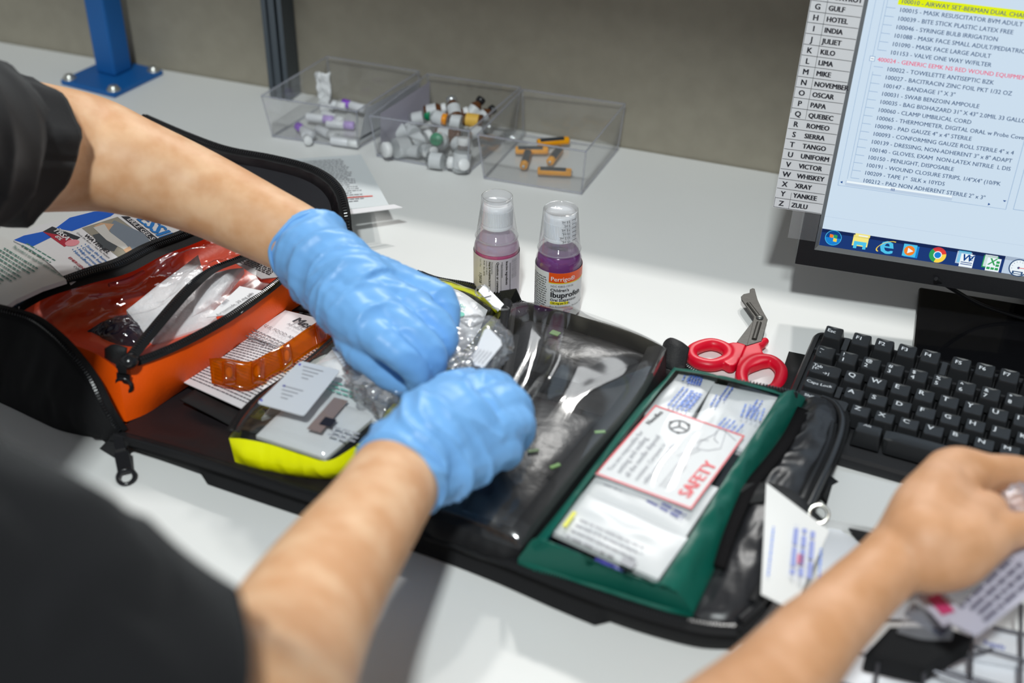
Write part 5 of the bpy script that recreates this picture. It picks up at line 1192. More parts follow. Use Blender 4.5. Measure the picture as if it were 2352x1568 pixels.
lbl_w = mat('bottle_label_white', (.80, .80, .81), rough=.35); or_ = mat('label_orange', srgb(246, 92, 32), rough=.35); ylw = mat('label_yellow_bright', srgb(250, 235, 50), rough=.4); tx_k = mat('label_black_text', (.02, .02, .025), rough=.5); tx_g = mat('label_grey_text', (.2, .2, .21), rough=.5); tx_w = mat('label_white_text', (.9, .9, .9), rough=.5); tx_r = mat('label_red_text', srgb(225, 80, 80), rough=.5)
LM = [lbl_w, or_, ylw, tx_k, tx_g, tx_w, tx_r]
rt, c, R, yaw = bottle(1279, 713, 1, 'ibuprofen_bottle', 'purple medicine bottle with the orange banded Ibuprofen label, right of the pair', liqR, .066, bodyR, False, 1)
def curved(c, R, a0, lift=.0):   # u metres around (to the right seen from outside), v height
    return lambda u, v: c+V(math.cos(a0+u/R)*(R+lift), math.sin(a0+u/R)*(R+lift), v)
q = MB(); q.lathe([(R+.0003, .004), (R+.0003, .0520)], c, n=48, cap=False)
f1_ = curved(c, R+.0004, yaw, .0001); f2_ = curved(c, R+.0004, yaw, .0003)
# the label front faces slightly right of the camera
us = -.0085
q.rect(f1_, us, .0420, us+.055, .0521, 1, n=30); q.rect(f1_, us, .0413, us+.055, .0421, 2, n=30)
q.text('Perrigo®', f2_, .0062, 5, at=(us+.0018, .0440), bold=.015); q.text('NDC 45802-133-26', f2_, .0026, 4, at=(us+.002, .0378)); q.text("Children's", f2_, .0042, 3, at=(us+.0018, .0332), bold=.02)
q.text('Ibuprofen', f2_, .0078, 3, at=(us+.0018, .0270), bold=.035); q.text('Oral Suspension', f2_, .0038, 3, at=(us+.0018, .0230), bold=.015)
q.rect(f1_, us+.0018, .0192, us+.0188, .0222, 2, n=10); q.text('100 mg per 5 mL', f2_, .0026, 3, at=(us+.0024, .0200), bold=.02); q.text('Pain Reliever/Fever Reducer (NSAID)', f2_, .0026, 4, at=(us+.0016, .0160)); q.text('For Ages 2 to 11 Years', f2_, .0022, 6, at=(us+.0034, .0125)); q.text('Lasts up to 8 Hours', f2_, .0022, 6, at=(us+.0034, .0100))
q.lines(f2_, us-.020, us-.0015, .0465, 17, .0024, .0010, 4, ragged=.1)
q.build('label', LM, rt)
q = MB(); cupfn = lambda u, v: c+V(math.cos(yaw+u/.0170)*(.0190-(v-.0675)*.0900+.0003), math.sin(yaw+u/.0170)*(.0190-(v-.0675)*.0900+.0003), v)
for i, s_ in enumerate(('2.5 mL', '5 mL', '7.5 mL', '10 mL', '12.5 mL', '15 mL')):
    v = .1010-i*.0038; flip = lambda u, w, v=v: cupfn(.0135-u, v-w)
    q.text(s_, flip, .0030, 0, at=(.0040, -.0008), bold=.01); q.rect(cupfn, .0115, v+.0002, .0165, v+.0006, 0)
q.text('SEALED FOR SAFETY', lambda u, v: c+V(math.cos(yaw-.9+u/.0134)*.0149, math.sin(yaw-.9+u/.0134)*.0135, v), .0019, 1, at=(0, .0955)); 
for k in range(3): q.text('SEALED FOR SAFETY', lambda u, v: c+V(math.cos(yaw-.9+u/.0134)*.0149, math.sin(yaw-.9+u/.0134)*.0135, v), .0019, 1, at=(0, .0915-k*.0042))
q.build('cup_markings', [tx_k, tx_r], rt)
rt, c, R, yaw = bottle(1140, 684, 1, 'syrup_bottle', 'half empty pink medicine bottle with sideways printed label, left of the pair', liqL, .0565, bodyL, True, 2)
q = MB(); q.lathe([(R+.0003, .004), (R+.0003, .0530)], c, n=48, cap=False); f2_ = curved(c, R+.0004, yaw, .0003)
rot = lambda u, v: f2_(-v, .048-u)     # text reads downwards
def sd(s_, at_u, size, mi=3, bold=.0, u0=0): q.text(s_, lambda u, v: f2_(at_u+v, .0510-u0-u), size, mi, bold=bold)
sd('Lot / Exp.', -.0165, .0022, 4); sd('17J028', -.0175, .0042, 3, u0=.014); sd('M-44   Rev. 10/16', -.0125, .0022, 3); sd('Livonia, MI 48152', -.0098, .0020, 4); sd('MAJOR PHARMACEUTICALS', -.0072, .0025, 3, .01); sd('Distributed by', -.0048, .0022, 4); sd('Questions or comments?', .0000, .0034, 3, .01); sd('sodium benzoate', .0045, .0024, 4); sd('Inactive ingredients', .0086, .0032, 3, .005)
for u_ in (-.0012, .0040, .0125, .0134): q.rect(f2_, u_, .006, u_+.0003, .0485, 3)
for k in range(4): sd('keep out of reach of children', .0150+k*.0017, .0017, 4)
q.build('label', [mat('label_lavender', srgb(206, 198, 208), rough=.4)]+LM[1:], rt)
# ================================================================= trauma shears
redp = mat('red_handle', srgb(222, 10, 45), rough=.38, spec=.45); blade = mat('dark_blade', (.06, .056, .05), rough=.42, metal=.35, nscale=300, nstr=.1)
def zs(x, y, z=.006): return P(1560+x/5.6, 640+y/5.6, z)
sroot = empty('trauma_shears', zs(900, 800, 0), 'trauma shears with red handles and dark angled blades left of the keyboard', 'scissors')
def bake(o, voxel, smooth=6, fac=.5, fn=None):
    md = o.modifiers.new('r', 'REMESH'); md.mode = 'VOXEL'; md.voxel_size = voxel; md.use_smooth_shade = True
    if smooth: s_ = o.modifiers.new('s', 'SMOOTH'); s_.iterations = smooth; s_.factor = fac
    dg = bpy.context.evaluated_depsgraph_get(); dg.update()
    me = bpy.data.meshes.new_from_object(o.evaluated_get(dg)); old = o.data; mats_ = [m_ for m_ in old.materials]
    o.modifiers.clear(); o.data = me; bpy.data.meshes.remove(old)
    if not me.materials:
        for m_ in mats_: me.materials.append(m_)
    if fn:
        nr = [v.normal.copy() for v in me.vertices]
        for v, n_ in zip(me.vertices, nr): v.co = v.co+fn(v.co, n_)
    me.polygons.foreach_set('use_smooth', [True]*len(me.polygons)); me.update(); return o
def handle(ringpts, bodypts, rr_, extra=None):
    q = MB(); ring = [V(*p) for p in [tuple(zs(x, y, .0058)) for x, y in spline(ringpts, 6, closed=True)]]
    q.tube(ring, rr_, n=10, closed=True)
    q.prism([zs(x, y, .0100) for x, y in spline(bodypts, 4, closed=True)][::-1], .0085, direction=(0, 0, 1))
    if extra: q.tube([zs(x, y, .0058) for x, y in extra], [.0045, .0045, .0036, .0030], n=10)
    o = q.build('handle', redp, sroot); return bake(o, .0011, 4)
handle([(150, 985), (200, 900), (390, 842), (560, 880), (640, 960), (600, 1050), (420, 1112), (220, 1070)], [(690, 812), (850, 842), (838, 900), (740, 1085), (640, 1110), (560, 1040), (620, 960), (600, 860)], .0058)
handle([(800, 1260), (860, 1130), (1000, 1050), (1180, 1060), (1300, 1160), (1305, 1280), (1220, 1420), (1040, 1470), (860, 1420)], [(868, 850), (1010, 820), (1060, 880), (1095, 980), (1180, 1040), (1060, 1075), (880, 1160), (830, 1330), (745, 1290), (740, 1130), (800, 980)], .0058, [(980, 880), (1050, 850), (1110, 800), (1125, 790)])
q = MB(); q.prism([zs(x, y, .0088) for x, y in ((880, 862), (740, 812), (945, 545), (965, 490), (1010, 470), (1090, 480), (1080, 560), (990, 800))][::-1], .0016, direction=(0, 0, 1)); q.build('blade', blade, sroot, bevel=.0003)
q = MB(); q.prism([zs(x, y, .0106) for x, y in ((1060, 800), (870, 858), (930, 640), (962, 490), (800, 262), (796, 225), (830, 195), (905, 180), (910, 135), (945, 118), (972, 128), (985, 180), (1010, 270), (1070, 400), (1138, 522))][::-1], .0016, direction=(0, 0, 1))
q.tube([zs(890, 310, .0110), zs(1020, 480, .0110)], .0022, n=8, flat=.5); q.tube([zs(1030, 560, .0110), zs(965, 775, .0110)], .0024, n=8, flat=.5)
q.build('blade', blade, sroot, bevel=.0003)
q = MB(); q.lathe([(.0034, 0), (.0034, .0012), (.002, .002), (0, .0022)], zs(1035, 505, .0104), n=16); q.build('pivot', mat('pivot_steel', (.2, .2, .19), rough=.4, metal=.8), sroot)
# ================================================================= papers
pp_m = mat('paper_leaflet', (.80, .78, .80), rough=.55); tgrey = mat('text_grey', (.16, .15, .17), rough=.6); pk_t = mat('pink_tint_ink', srgb(215, 120, 115), rough=.6)
def leaflet(corners, label, marks, name='leaflet', n=10, bul=.002, mt=None, cat='leaflet', solid=.0008):
    b, r, t, l = line([corners[0], corners[1]], 10), line([corners[1], corners[2]], 10), line([corners[3], corners[2]], 10), line([corners[0], corners[3]], 10)
    f_ = coons(b, r, t, l, lambda u, v: bul*math.sin(math.pi*u)*math.sin(math.pi*v)); q = MB(); q.grid(f_, n, n); q.grid(lambda u, v: f_(u, v)-V(0, 0, solid), n, n, flip=True)
    for k_ in range(4):
        for i in range(n):
            s0, s1 = i/n, (i+1)/n; e_ = ((s0, 0, s1, 0), (1, s0, 1, s1), (1-s0, 1, 1-s1, 1), (0, 1-s0, 0, 1-s1))[k_]
            a_, b_ = f_(e_[0], e_[1]), f_(e_[2], e_[3]); q.quad(a_, a_-V(0, 0, solid), b_-V(0, 0, solid), b_)
    if marks: marks(q, f_)
    o = q.build(name, mt or [pp_m, tgrey, ink, pk_t]); tag(o, label, cat); return o
def lm1(q, f_):
    W_ = .10; g = lambda u, v: f_(u/W_, v/W_)+V(0, 0, .0005)
    q.lines(g, .006, .094, .092, 26, .0034, .0012, 1, ragged=.12)
leaflet([(415, 874, .020), (565, 942, .021), (790, 790, .022), (600, 742, .021)], 'white sheet of small print under the amber strip, lower of the two leaflets', lm1)
def lm2(q, f_):
    g = lambda u, v: f_(u/.09, v/.09)+V(0, 0, .0005)
    T_ = Sheet((668, 738, .0292), (742, 772, .0292), (690, 715, .0292))
    q.text('MedWatch', T_.fn(0), .0125, 2, at=(.0, .0008), bold=.05, italic=.15); q.text('An Internet Resource', T_.fn(0), .0048, 1, at=(.0, -.0055))
    T_ = Sheet((604, 748, .0280), (690, 788, .0280), (620, 730, .0280)); q.text('U.S. FOOD AND DRUG', T_.fn(0), .0056, 1, at=(0, 0)); q.lines(T_.fn(0), -.004, .05, -.008, 4, .0036, .0013, 1)
leaflet([(568, 770, .024), (690, 812, .024), (800, 748, .026), (655, 712, .026)], 'white leaflet headed Me with U.S. FOOD text beside the orange pouch', lm2)
# printed sheet leaning behind the case
def lm3(q, f_):
    g = lambda u, v: f_(u/.12, v/.12)+V(0, 0, .0005)
    q.lines(g, .035, .100, .110, 24, .0042, .0011, 1, ragged=.25); q.rect(g, .060, .0195, .108, .0215, 2, n=4)
leaflet([(640, 497, .034), (893, 470, .030), (829, 355, .004), (560, 372, .006)], 'printed list with a red highlighted row leaning behind the far rim of the case', lm3, 'printed_list', bul=.003, mt=[mat('paper_cool', (.76, .80, .82), rough=.5), tgrey, mat('red_marker', srgb(235, 90, 75), rough=.5), tgrey], cat='paper')
leaflet([(640, 512, .036), (925, 476, .030), (905, 469, .031), (640, 500, .036)], 'folded white paper edge standing out below the printed list', None, 'paper_fold', cat='paper', bul=0)
# ================================================================= amber unit-dose strip
am = film('amber_film', tint=(.80, .30, .01), refl=.05, rough=.1, edge=.3, haze=.34, hcol=(.80, .26, .0)); am2 = film('amber_blister', tint=(.85, .40, .03), refl=.12, rough=.08, edge=.6, haze=.20, hcol=(.9, .36, .0)); pillm = mat('pill_yellow', srgb(240, 190, 60), rough=.4)
ar = empty('blister_strip', P(630, 810, .024), 'amber plastic strip of unit-dose pill blisters lying on the leaflets', 'blister strip')
At = line([(480, 823, .040), (515, 822, .040), (572, 830, .034), (612, 812, .040), (660, 785, .038), (700, 757, .042), (735, 735, .046), (770, 716, .050)], 40)
Ab = line([(486, 880, .026), (528, 888, .027), (574, 893, .025), (625, 862, .026), (668, 838, .027), (712, 808, .029), (745, 790, .030), (779, 772, .032)], 40)
q = MB(); N = 40; q.add([Ab[i].lerp(At[i], k/6) for k in range(7) for i in range(N)], [(j*N+i, j*N+i+1, (j+1)*N+i+1, (j+1)*N+i) for j in range(6) for i in range(N-1)], 0, True); q.build('strip', am, ar, solid=.0006)
for x, y, zz in ((522, 853, .037), (594, 850, .036), (666, 812, .038), (740, 762, .043)):
    i0 = min(range(N), key=lambda i: (Ab[i].lerp(At[i], .5)-P(x, y, zz)).length); c = Ab[i0].lerp(At[i0], .45)
    ux = (At[min(i0+2, N-1)]-At[max(i0-2, 0)]).normalized(); uy = (At[i0]-Ab[i0]).normalized(); un = ux.cross(uy).normalized()
    q = MB()
    def bf(u, v, c=c, ux=ux, uy=uy, un=un):
        a = (u-.5)*2; b = (v-.5)*2; h = .0052*max(0, 1-abs(a)**4)**.5*max(0, 1-abs(b)**4)**.5
        return c+ux*(a*.0058)+uy*(b*.0105)+un*(h+.0007)
    q.grid(bf, 14, 18); bl_ = q.build('blister', am2, ar)
    q = MB(); q.lathe([(0, -.0016), (.0026, -.0012), (.0034, 0), (.0026, .0012), (0, .0016)], c+un*.0026, n=16, X=ux*.85, Y=uy*1.5, Z=un); pl_ = q.build('pill', pillm, bl_)
# ================================================================= clear bags in the gloved hands
def crumple(name, c, rx, ry, rz, X, Y, seed, mtl, label, parent=None, cat='bag', amp=.35, n=(44, 30)):
    Z = X.cross(Y)
    def f(u, v):
        a = 2*math.pi*u; b = math.pi*(v-.5); d = V(math.cos(a)*math.cos(b), math.sin(a)*math.cos(b), math.sin(b))
        k = 1+amp*(ridge(d.x*1.6+seed, d.y*1.6, 1, d.z*1.6)-.4)+amp*.5*(ridge(d.x*4, d.y*4+seed, 1, d.z*4)-.4)
        return c+X*(d.x*rx*k)+Y*(d.y*ry*k)+Z*(d.z*rz*k)
    q = MB(); q.grid(f, n[0], n[1]); o = q.build(name, mtl, parent)
    if cat: tag(o, label, cat)
    return o
bagf = film('crinkled_bag', refl=.10, rough=.12, edge=.55, haze=.20, hcol=(.78, .80, .86), bump=.5, bscale=90)
bagf2 = film('crinkled_bag_thin', refl=.10, rough=.1, edge=.6, haze=.10, hcol=(.85, .85, .88), bump=.5, bscale=120)
cb = empty('clear_bag', P(1085, 800, .08), 'crinkled clear plastic bag with a small printed label pinched between the gloved hands', 'bag')
crumple('film', P(1086, 795, .080), .026, .030, .014, V(1, .1, 0).normalized(), V(-.1, 1, 0).normalized(), 2.3, bagf, None, cb, None)
crumple('film', P(1020, 850, .078), .030, .018, .008, V(.8, .6, 0).normalized(), V(-.6, .8, 0).normalized(), 5.1, bagf2, None, cb, None)
S_ = Sheet((1085, 832, .098), (1122, 768, .098), (1060, 800, .098)); q = MB(); pts = [S_.at(*S_.uv(x, y)) for x, y in ((1090, 838), (1112, 842), (1153, 792), (1150, 780), (1122, 752), (1112, 758), (1086, 820))]
if newell(pts).z < 0: pts.reverse()
q.prism(pts, .0006); T_ = Sheet((1100, 832, .0985), (1140, 785, .0985), (1080, 815, .0985)); q.lines(T_.fn(.0002), 0, .017, .012, 6, .0028, .0009, 1, ragged=.1); q.build('printed_label', [mat('label_grey_white', (.66, .68, .73), rough=.4), gink], cb)
crumple('clear_wrapper', P(868, 868, .066), .024, .020, .010, V(.8, -.6, 0).normalized(), V(.6, .8, 0).normalized(), 7.7, bagf, 'frayed clear wrapper bunched on the yellow pouch below the upper gloved hand', amp=.55)
crumple('clear_wrapper', P(905, 935, .058), .032, .014, .007, V(.9, -.45, 0).normalized(), V(.45, .9, 0).normalized(), 11.7, bagf2, 'folded clear wrapper lying between the two gloved hands', amp=.4)
# ================================================================= right foreground
tagp = mat('tag_paper', (.80, .80, .79), rough=.5); hb = mat('ballpoint_blue', srgb(150, 160, 215), rough=.6); pk2 = mat('stamp_pink', srgb(225, 120, 150), rough=.6)
def tagmk(q, f_):
    T_ = Sheet((1800, 1300, .052), (1812, 1180, .058), (1770, 1290, .053)); g = T_.fn(.0016)
    q.lines(g, -.006, .036, -.004, 3, .0055, .0032, 1, ragged=.3); q.lines(g, -.012, .030, .010, 1, .004, .0012, 3, ragged=.0); q.rect(g, .004, -.012, .012, -.008, 2); q.lines(g, -.004, .022, -.022, 1, .004, .0016, 3)
lt = leaflet([(1748, 1363, .050), (1822, 1400, .044), (1905, 1218, .050), (1760, 1108, .062)], 'white tag card with blue handwriting hanging from a ring right of the case', tagmk, 'tag_card', mt=[tagp, hb, pk2, dblue], cat='tag', bul=.002)
q = MB(); rc = P(1880, 1180, .042); q.tube([rc+V(.0065*math.cos(t), .005*math.sin(t), .004*math.sin(t)) for t in [2*math.pi*k/24 for k in range(24)]], .0014, n=8, closed=True)
o_ = q.build('split_ring', mat('bright_steel', (.7, .68, .62), rough=.15, metal=1)); tag(o_, 'small bright metal ring holding the white tag card to the case', 'ring')
strap('carry_strap', [P(x, y, z) for x, y, z in spline([(1700, 1135, .044), (1775, 1130, .046), (1835, 1165, .044), (1890, 1215, .030)], 6)], .020, webbing, case)
sm = strap('shoulder_strap', [P(x, y, z) for x, y, z in spline([(1868, 1092, .016), (1905, 1118, .010), (1960, 1185, .006), (2030, 1260, .005), (2120, 1350, .004)], 6)], .021, webbing, None); tag(sm, 'black webbing strap running from the case under the forearm at the right', 'strap')
wpad = mat('white_pad', (.80, .80, .79), rough=.5)
def slab(name, corners, z, th, label, cat, mt, marks=None, bev=.001):
    pts = [P(x, y, z) for x, y in corners]; 
    if newell(pts).z < 0: pts.reverse()
    q = MB(); q.prism(pts, th, 0, direction=(0, 0, 1))
    if marks: marks(q)
    o = q.build(name, mt); tag(o, label, cat); return o
slab('note_pad', [(1922, 1078), (2066, 1114), (2040, 1218), (1890, 1190)], .010, .0095, 'small white pad lying between the keyboard and the black strap', 'pad', [wpad])
def bars(q):
    T_ = Sheet((2076, 1112, .0085), (2058, 1180, .0085), (2095, 1118, .0085)); g = T_.fn(.0004)
    for u0, w_ in ((0, .0026), (.0042, .0008), (.0062, .0030), (.0105, .0012)): q.rect(g, 0, u0, .030, u0+w_, 1)
slab('barcode_box', [(2068, 1108), (2130, 1124), (2108, 1200), (2050, 1186)], .008, .0075, 'small box with thick black bars printed on it beside the second hand', 'box', [wpad, ink], bars)
def sq_mk(q):
    T_ = Sheet((1950, 1316, .0024), (1958, 1280, .0024), (1975, 1316, .0024)); g = T_.fn(.0004)
    for a in ((0, 0, .010, .0008), (0, .008, .010, .0088), (0, 0, .0008, .0088), (.0094, 0, .0102, .0088)): q.rect(g, *a, 1)
slab('paper_sheet', [(1905, 1200), (2040, 1290), (2100, 1420), (1960, 1420), (1870, 1350)], .0018, .0012, 'white paper with a small printed square lying under the forearm beside the tag', 'paper', [mat('paper_bluish', (.78, .79, .83), rough=.5), ink], sq_mk)
# wire tray with papers under the second hand
wire = mat('wire_grey', (.16, .16, .18), rough=.35, metal=.7)
tr = empty('wire_tray', P(2200, 1530, 0), 'grey wire tray at the bottom right corner under the second hand', 'tray')
q = MB()
for (x0, y0, x1, y1, z) in ((1900, 1485, 2120, 1532, .022), (2120, 1532, 2300, 1592, .022), (2140, 1528, 2420, 1610, .014), (2110, 1540, 2280, 1490, .022), (2225, 1480, 2420, 1535, .020), (2280, 1440, 2420, 1470, .020), (1900, 1560, 2352, 1690, .018)):
    q.tube([P(x0, y0, z), P(x1, y1, z)], .0013, n=6)
for (x0, y0, x1, y1) in ((2018, 1508, 2008, 1600), (2122, 1532, 2118, 1640), (2232, 1462, 2228, 1600), (2345, 1388, 2345, 1600)):
    q.tube([P(x0, y0, .024), P(x1, y1, .018)], .0014, n=6)
q.build('wire_mesh', wire, tr)
slab('paper_stack', [(1930, 1480), (2500, 1480), (2500, 1720), (1900, 1720)], .008, .007, 'stack of white papers inside the wire tray', 'paper', [mat('paper_bluish')])
def ptx(q):
    T_ = Sheet((2258, 1478, .0168), (2310, 1492, .0168), (2265, 1460, .0168)); q.text('Supply', T_.fn(.0004), .0052, 1, at=(0, 0), bold=.02)
slab('white_carton', [(2200, 1420), (2460, 1490), (2460, 1540), (2230, 1500)], .016, .006, 'pale carton with small blue print in the wire tray', 'carton', [mat('paper_bluish'), mat('carton_blue', srgb(90, 105, 190), rough=.5)], ptx)
q = MB(); 
blk = [(1985, 1498, .030), (2125, 1530, .030), (2240, 1462, .044), (2230, 1455, .045), (2050, 1435, .044)]
q.prism([P(*p) for p in blk[:3]]+[P(2170, 1436, .046), P(2044, 1436, .046)], .018, 0, direction=(0, 0, 1)); o_ = q.build('black_wallet', nylon, bevel=.002); tag(o_, 'flat black fabric wallet on the wire tray under the clear packets', 'wallet')
wf = film('packet_film', refl=.06, rough=.1, edge=.4, haze=.35, hcol=(.74, .74, .80))
pt_g = mat('packet_text_dark', srgb(95, 92, 110), rough=.5); mag = mat('magenta_bar', srgb(190, 60, 110), rough=.5); sl_ = mat('slate_item', srgb(70, 75, 92), rough=.4); lavp = mat('lavender_paper', srgb(186, 184, 200), rough=.45)
cp = empty('clear_packet', P(2170, 1400, .06), 'clear packet with a magenta bar and dark strip hanging under the second hand', 'packet')
q = MB(); q.grid(coons(line([(2060, 1452, .050), (2120, 1468, .050), (2185, 1470, .050)], 10), line([(2185, 1470, .050), (2200, 1420, .062), (2230, 1350, .074)], 10), line([(2100, 1340, .076), (2160, 1335, .078), (2230, 1350, .074)], 10), line([(2060, 1452, .050), (2080, 1400, .062), (2100, 1340, .076)], 10), lambda u, v: .004*dome(u, v, .5)), 12, 12); q.build('film', wf, cp)
T_ = Sheet((2143, 1368, .0745), (2180, 1408, .0745), (2158, 1352, .0745)); q = MB(); q.rect(T_.fn(0), 0, -.0045, .0150, .0045, 0); q.rect(T_.fn(-.0008), -.004, -.009, .022, .009, 1); q.build('magenta_label', [mag, lavp], cp, solid=.0004)
T_ = Sheet((2098, 1405, .056), (2178, 1452, .056), (2120, 1385, .056)); q = MB(); q.box(T_.at(.010, .0, 0), (.026, .011, .003), 0, X=T_.U, Y=T_.W); q.build('dark_strip', sl_, cp)
T_ = Sheet((2180, 1428, .088), (2345, 1262, .100), (2120, 1380, .088)); q = MB()
c4_ = [T_.uv(2176, 1426), T_.uv(2243, 1460), T_.uv(2460, 1290), T_.uv(2352, 1235)]
pts = [T_.at(*c) for c in c4_]
if newell(pts).z < 0: pts.reverse()
q.prism(pts, .0008); 
for (x0, y0, x1, y1, s_) in ((2232, 1402, 2352, 1292, 'sterile single use dressing'), (2250, 1412, 2368, 1306, 'keep dry store at room'), (2262, 1428, 2385, 1322, 'temperature do not reuse'), (2208, 1398, 2335, 1278, 'if pack is damaged open here')):
    a, b = T_.uv(x0, y0); c_, d_ = T_.uv(x1, y1); an = math.atan2(d_-b, c_-a); W_ = math.hypot(c_-a, d_-b)
    g = lambda u, v, a=a, b=b, an=an: T_.at(a+u*math.cos(an)-v*math.sin(an), b+u*math.sin(an)+v*math.cos(an), .0006)
    q.lines(g, 0, W_, .002, 1, .005, .0026, 1, ragged=0)
o_ = q.build('text_packet', [lavp, pt_g]); tag(o_, 'lavender white packet with rows of dark print held by the second hand', 'packet')
crumple('clear_pouch', P(2345, 1165, .112), .012, .018, .009, V(1, 0, 0), V(0, 1, 0), 3.1, film('pouch_film_mauve', refl=.1, rough=.12, edge=.5, haze=.3, hcol=(.72, .66, .72)), 'small mauve clear pouch pinched between finger and thumb of the second hand')
# ================================================================= people
def skinmat(name, a, b):
    M = mat(name, a, rough=.5, spec=.35, sss=.12, nscale=350, nstr=.12); nt = M.node_tree; bs = nt.nodes['Principled BSDF']
    tc = nt.nodes.new('ShaderNodeTexCoord'); n = nt.nodes.new('ShaderNodeTexNoise'); n.inputs['Scale'].default_value = 38; n.inputs['Detail'].default_value = 3
    r = nt.nodes.new('ShaderNodeValToRGB'); r.color_ramp.elements[0].position = .38; r.color_ramp.elements[1].position = .66; r.color_ramp.elements[0].color = tuple(a)+(1,); r.color_ramp.elements[1].color = tuple(b)+(1,)
    nt.links.new(tc.outputs['Object'], n.inputs['Vector']); nt.links.new(n.outputs['Fac'], r.inputs['Fac']); nt.links.new(r.outputs['Color'], bs.inputs['Base Color']); return M
skin = skinmat('skin_warm', srgb(222, 168, 124), srgb(240, 196, 156)); skin2 = skinmat('skin_second', srgb(206, 152, 110), srgb(222, 170, 132))
glove_m = mat('blue_nitrile', srgb(126, 184, 242), rough=.40, spec=.4, sss=0, nscale=300, nstr=.08); shirt = mat('black_shirt', (.0125, .0125, .014), rough=.85, spec=.2, nscale=900, nstr=.4, sheen=.1)
def caps(q, chain, n=20, world=False, flatcap=False):
    pts = [(c if world else P(c[0], c[1], c[2])) for c in chain] if not world else [Vector(c[:3]) for c in chain]
    rs = [c[3] for c in chain]
    dense = []; 
    sp_ = spline([tuple(p)+(r,) for p, r in zip(pts, rs)], 5) if len(pts) > 2 else [tuple(pts[0])+(rs[0],), tuple(pts[1])+(rs[1],)]
    q.tube([V(*d[:3]) for d in sp_], [d[3] for d in sp_], n=n)
    if not flatcap:
        for d in sp_ if len(sp_) < 4 else (sp_[0], sp_[-1]): ball(q, V(*d[:3]), d[3])
    return sp_
def ball(q, c, r, n=16, m_=10):
    q.lathe([(max(1e-5, r*math.sin(math.pi*k/m_)) if 0 < k < m_ else 0, -r*math.cos(math.pi*k/m_)) for k in range(m_+1)], c, n=n)
def folds(amp, sc_, seed=0, fine=.0):
    def f(co, n_): return n_*(amp*(ridge(co.x*sc_, co.y*sc_, 1, co.z*sc_+seed)-.55)+fine*nz(co.x*sc_*4, co.y*sc_*4, 1, co.z*sc_*4))
    return f
# hand skeletons (px, py, z, radius) shared by the hand and its glove
LH = [[(770, 640, .120, .020), (985, 672, .113, .0125), (1028, 728, .098, .0108), (1012, 778, .080, .0098), (988, 800, .070, .0085)],
      [(775, 655, .120, .021), (955, 708, .117, .0130), (1022, 766, .102, .0110), (1008, 815, .080, .0100), (982, 838, .068, .0088)],
      [(780, 670, .120, .021), (918, 745, .117, .0132), (990, 806, .100, .0112), (988, 855, .078, .0102), (965, 876, .067, .0090)],
      [(780, 690, .118, .021), (880, 785, .113, .0130), (948, 842, .095, .0108), (965, 880, .078, .0098), (978, 893, .067, .0086)],
      [(775, 690, .112, .020), (828, 790, .098, .0160), (872, 842, .084, .0130), (918, 876, .072, .0112), (950, 897, .063, .0098)]]
RH = [[(935, 1060, .106, .021), (1110, 898, .108, .0155), (1168, 925, .088, .0110), (1130, 940, .072, .0100), (1095, 935, .068, .0088)],
      [(940, 1070, .108, .022), (1150, 930, .108, .0158), (1190, 965, .084, .0112), (1150, 980, .068, .0100), (1115, 975, .066, .0088)],
      [(945, 1085, .106, .022), (1168, 972, .102, .0150), (1188, 1008, .080, .0106), (1150, 1020, .067, .0096), (1115, 1012, .065, .0086)],
      [(950, 1095, .102, .021), (1150, 1030, .094, .0132), (1160, 1050, .076, .0098), (1125, 1052, .065, .0088), (1095, 1046, .064, .0080)],
      [(950, 1050, .102, .020), (1000, 935, .104, .0165), (1052, 893, .094, .0145), (1088, 885, .082, .0118), (1112, 895, .072, .0100)]]
armL = [(-420, 300, .330, .062), (-200, 318, .262, .058), (40, 335, .200, .053), (200, 352, .175, .0485), (300, 381, .168, .0415), (450, 437, .150, .0355), (600, 510, .136, .0315), (690, 556, .125, .0296), (722, 580, .123, .0270), (790, 640, .118, .0240)]
def PX(x, y, z):
    d = V(x, y, z)-CAM; k = d.dot(FX); return (1176+F_PX*d.dot(RX)/k, 784-F_PX*d.dot(UX)/k, z)
SR = V(-.35, -.75, .40); ER = P(565, 1710, .188)
def PXv(p, r): return PX(p.x, p.y, p.z)+(r,)
armR = [PXv(SR, .060), PXv(SR.lerp(ER, .4), .053), PXv(SR.lerp(ER, .8), .047), PXv(ER, .045), (608, 1600, .170, .0405), (664, 1480, .152, .0380), (745, 1340, .135, .0350), (850, 1190, .118, .0310), (905, 1105, .107, .0300), (930, 1075, .106, .0272), (960, 1040, .106, .0240)]
person = empty('person', (-.44, -.70, -.75), 'person in a black shirt and blue gloves reaching over the kit from the left', 'person')
SHL, SHR, CH, PEL = (-.58, -.50, .40), (-.34, -.78, .43), (-.46, -.68, .33), (-.50, -.80, -.10)
q = MB()
for ch in (armL, armR): caps(q, ch, n=28)
for H in (LH, RH):
    for fch in H: caps(q, [(a, b, c, r*.66) for a, b, c, r in fch], n=14)
caps(q, [(-.46, -.62, .18, .125), (-.49, -.68, .33, .11)], world=True); caps(q, [(-.47, -.67, .08, .12), (-.50, -.80, -.15, .14)], world=True)
pa, pb_ = P(*armL[0][:3]), P(*armR[0][:3])
caps(q, [(-.47, -.68, .37, .085), (pa.x, pa.y, pa.z, .06)], world=True); caps(q, [(-.47, -.70, .35, .085), (-.35, -.75, .40, .062)], world=True)
caps(q, [(-.47, -.70, .42, .06), (-.47, -.69, .53, .052)], world=True)
caps(q, [(-.48, -.81, -.14, .10), (-.50, -.80, -.62, .065)], world=True); caps(q, [(-.36, -.84, -.14, .10), (-.34, -.84, -.62, .065)], world=True)
body = q.build('body', skin, person); bake(body, .0042, 6)
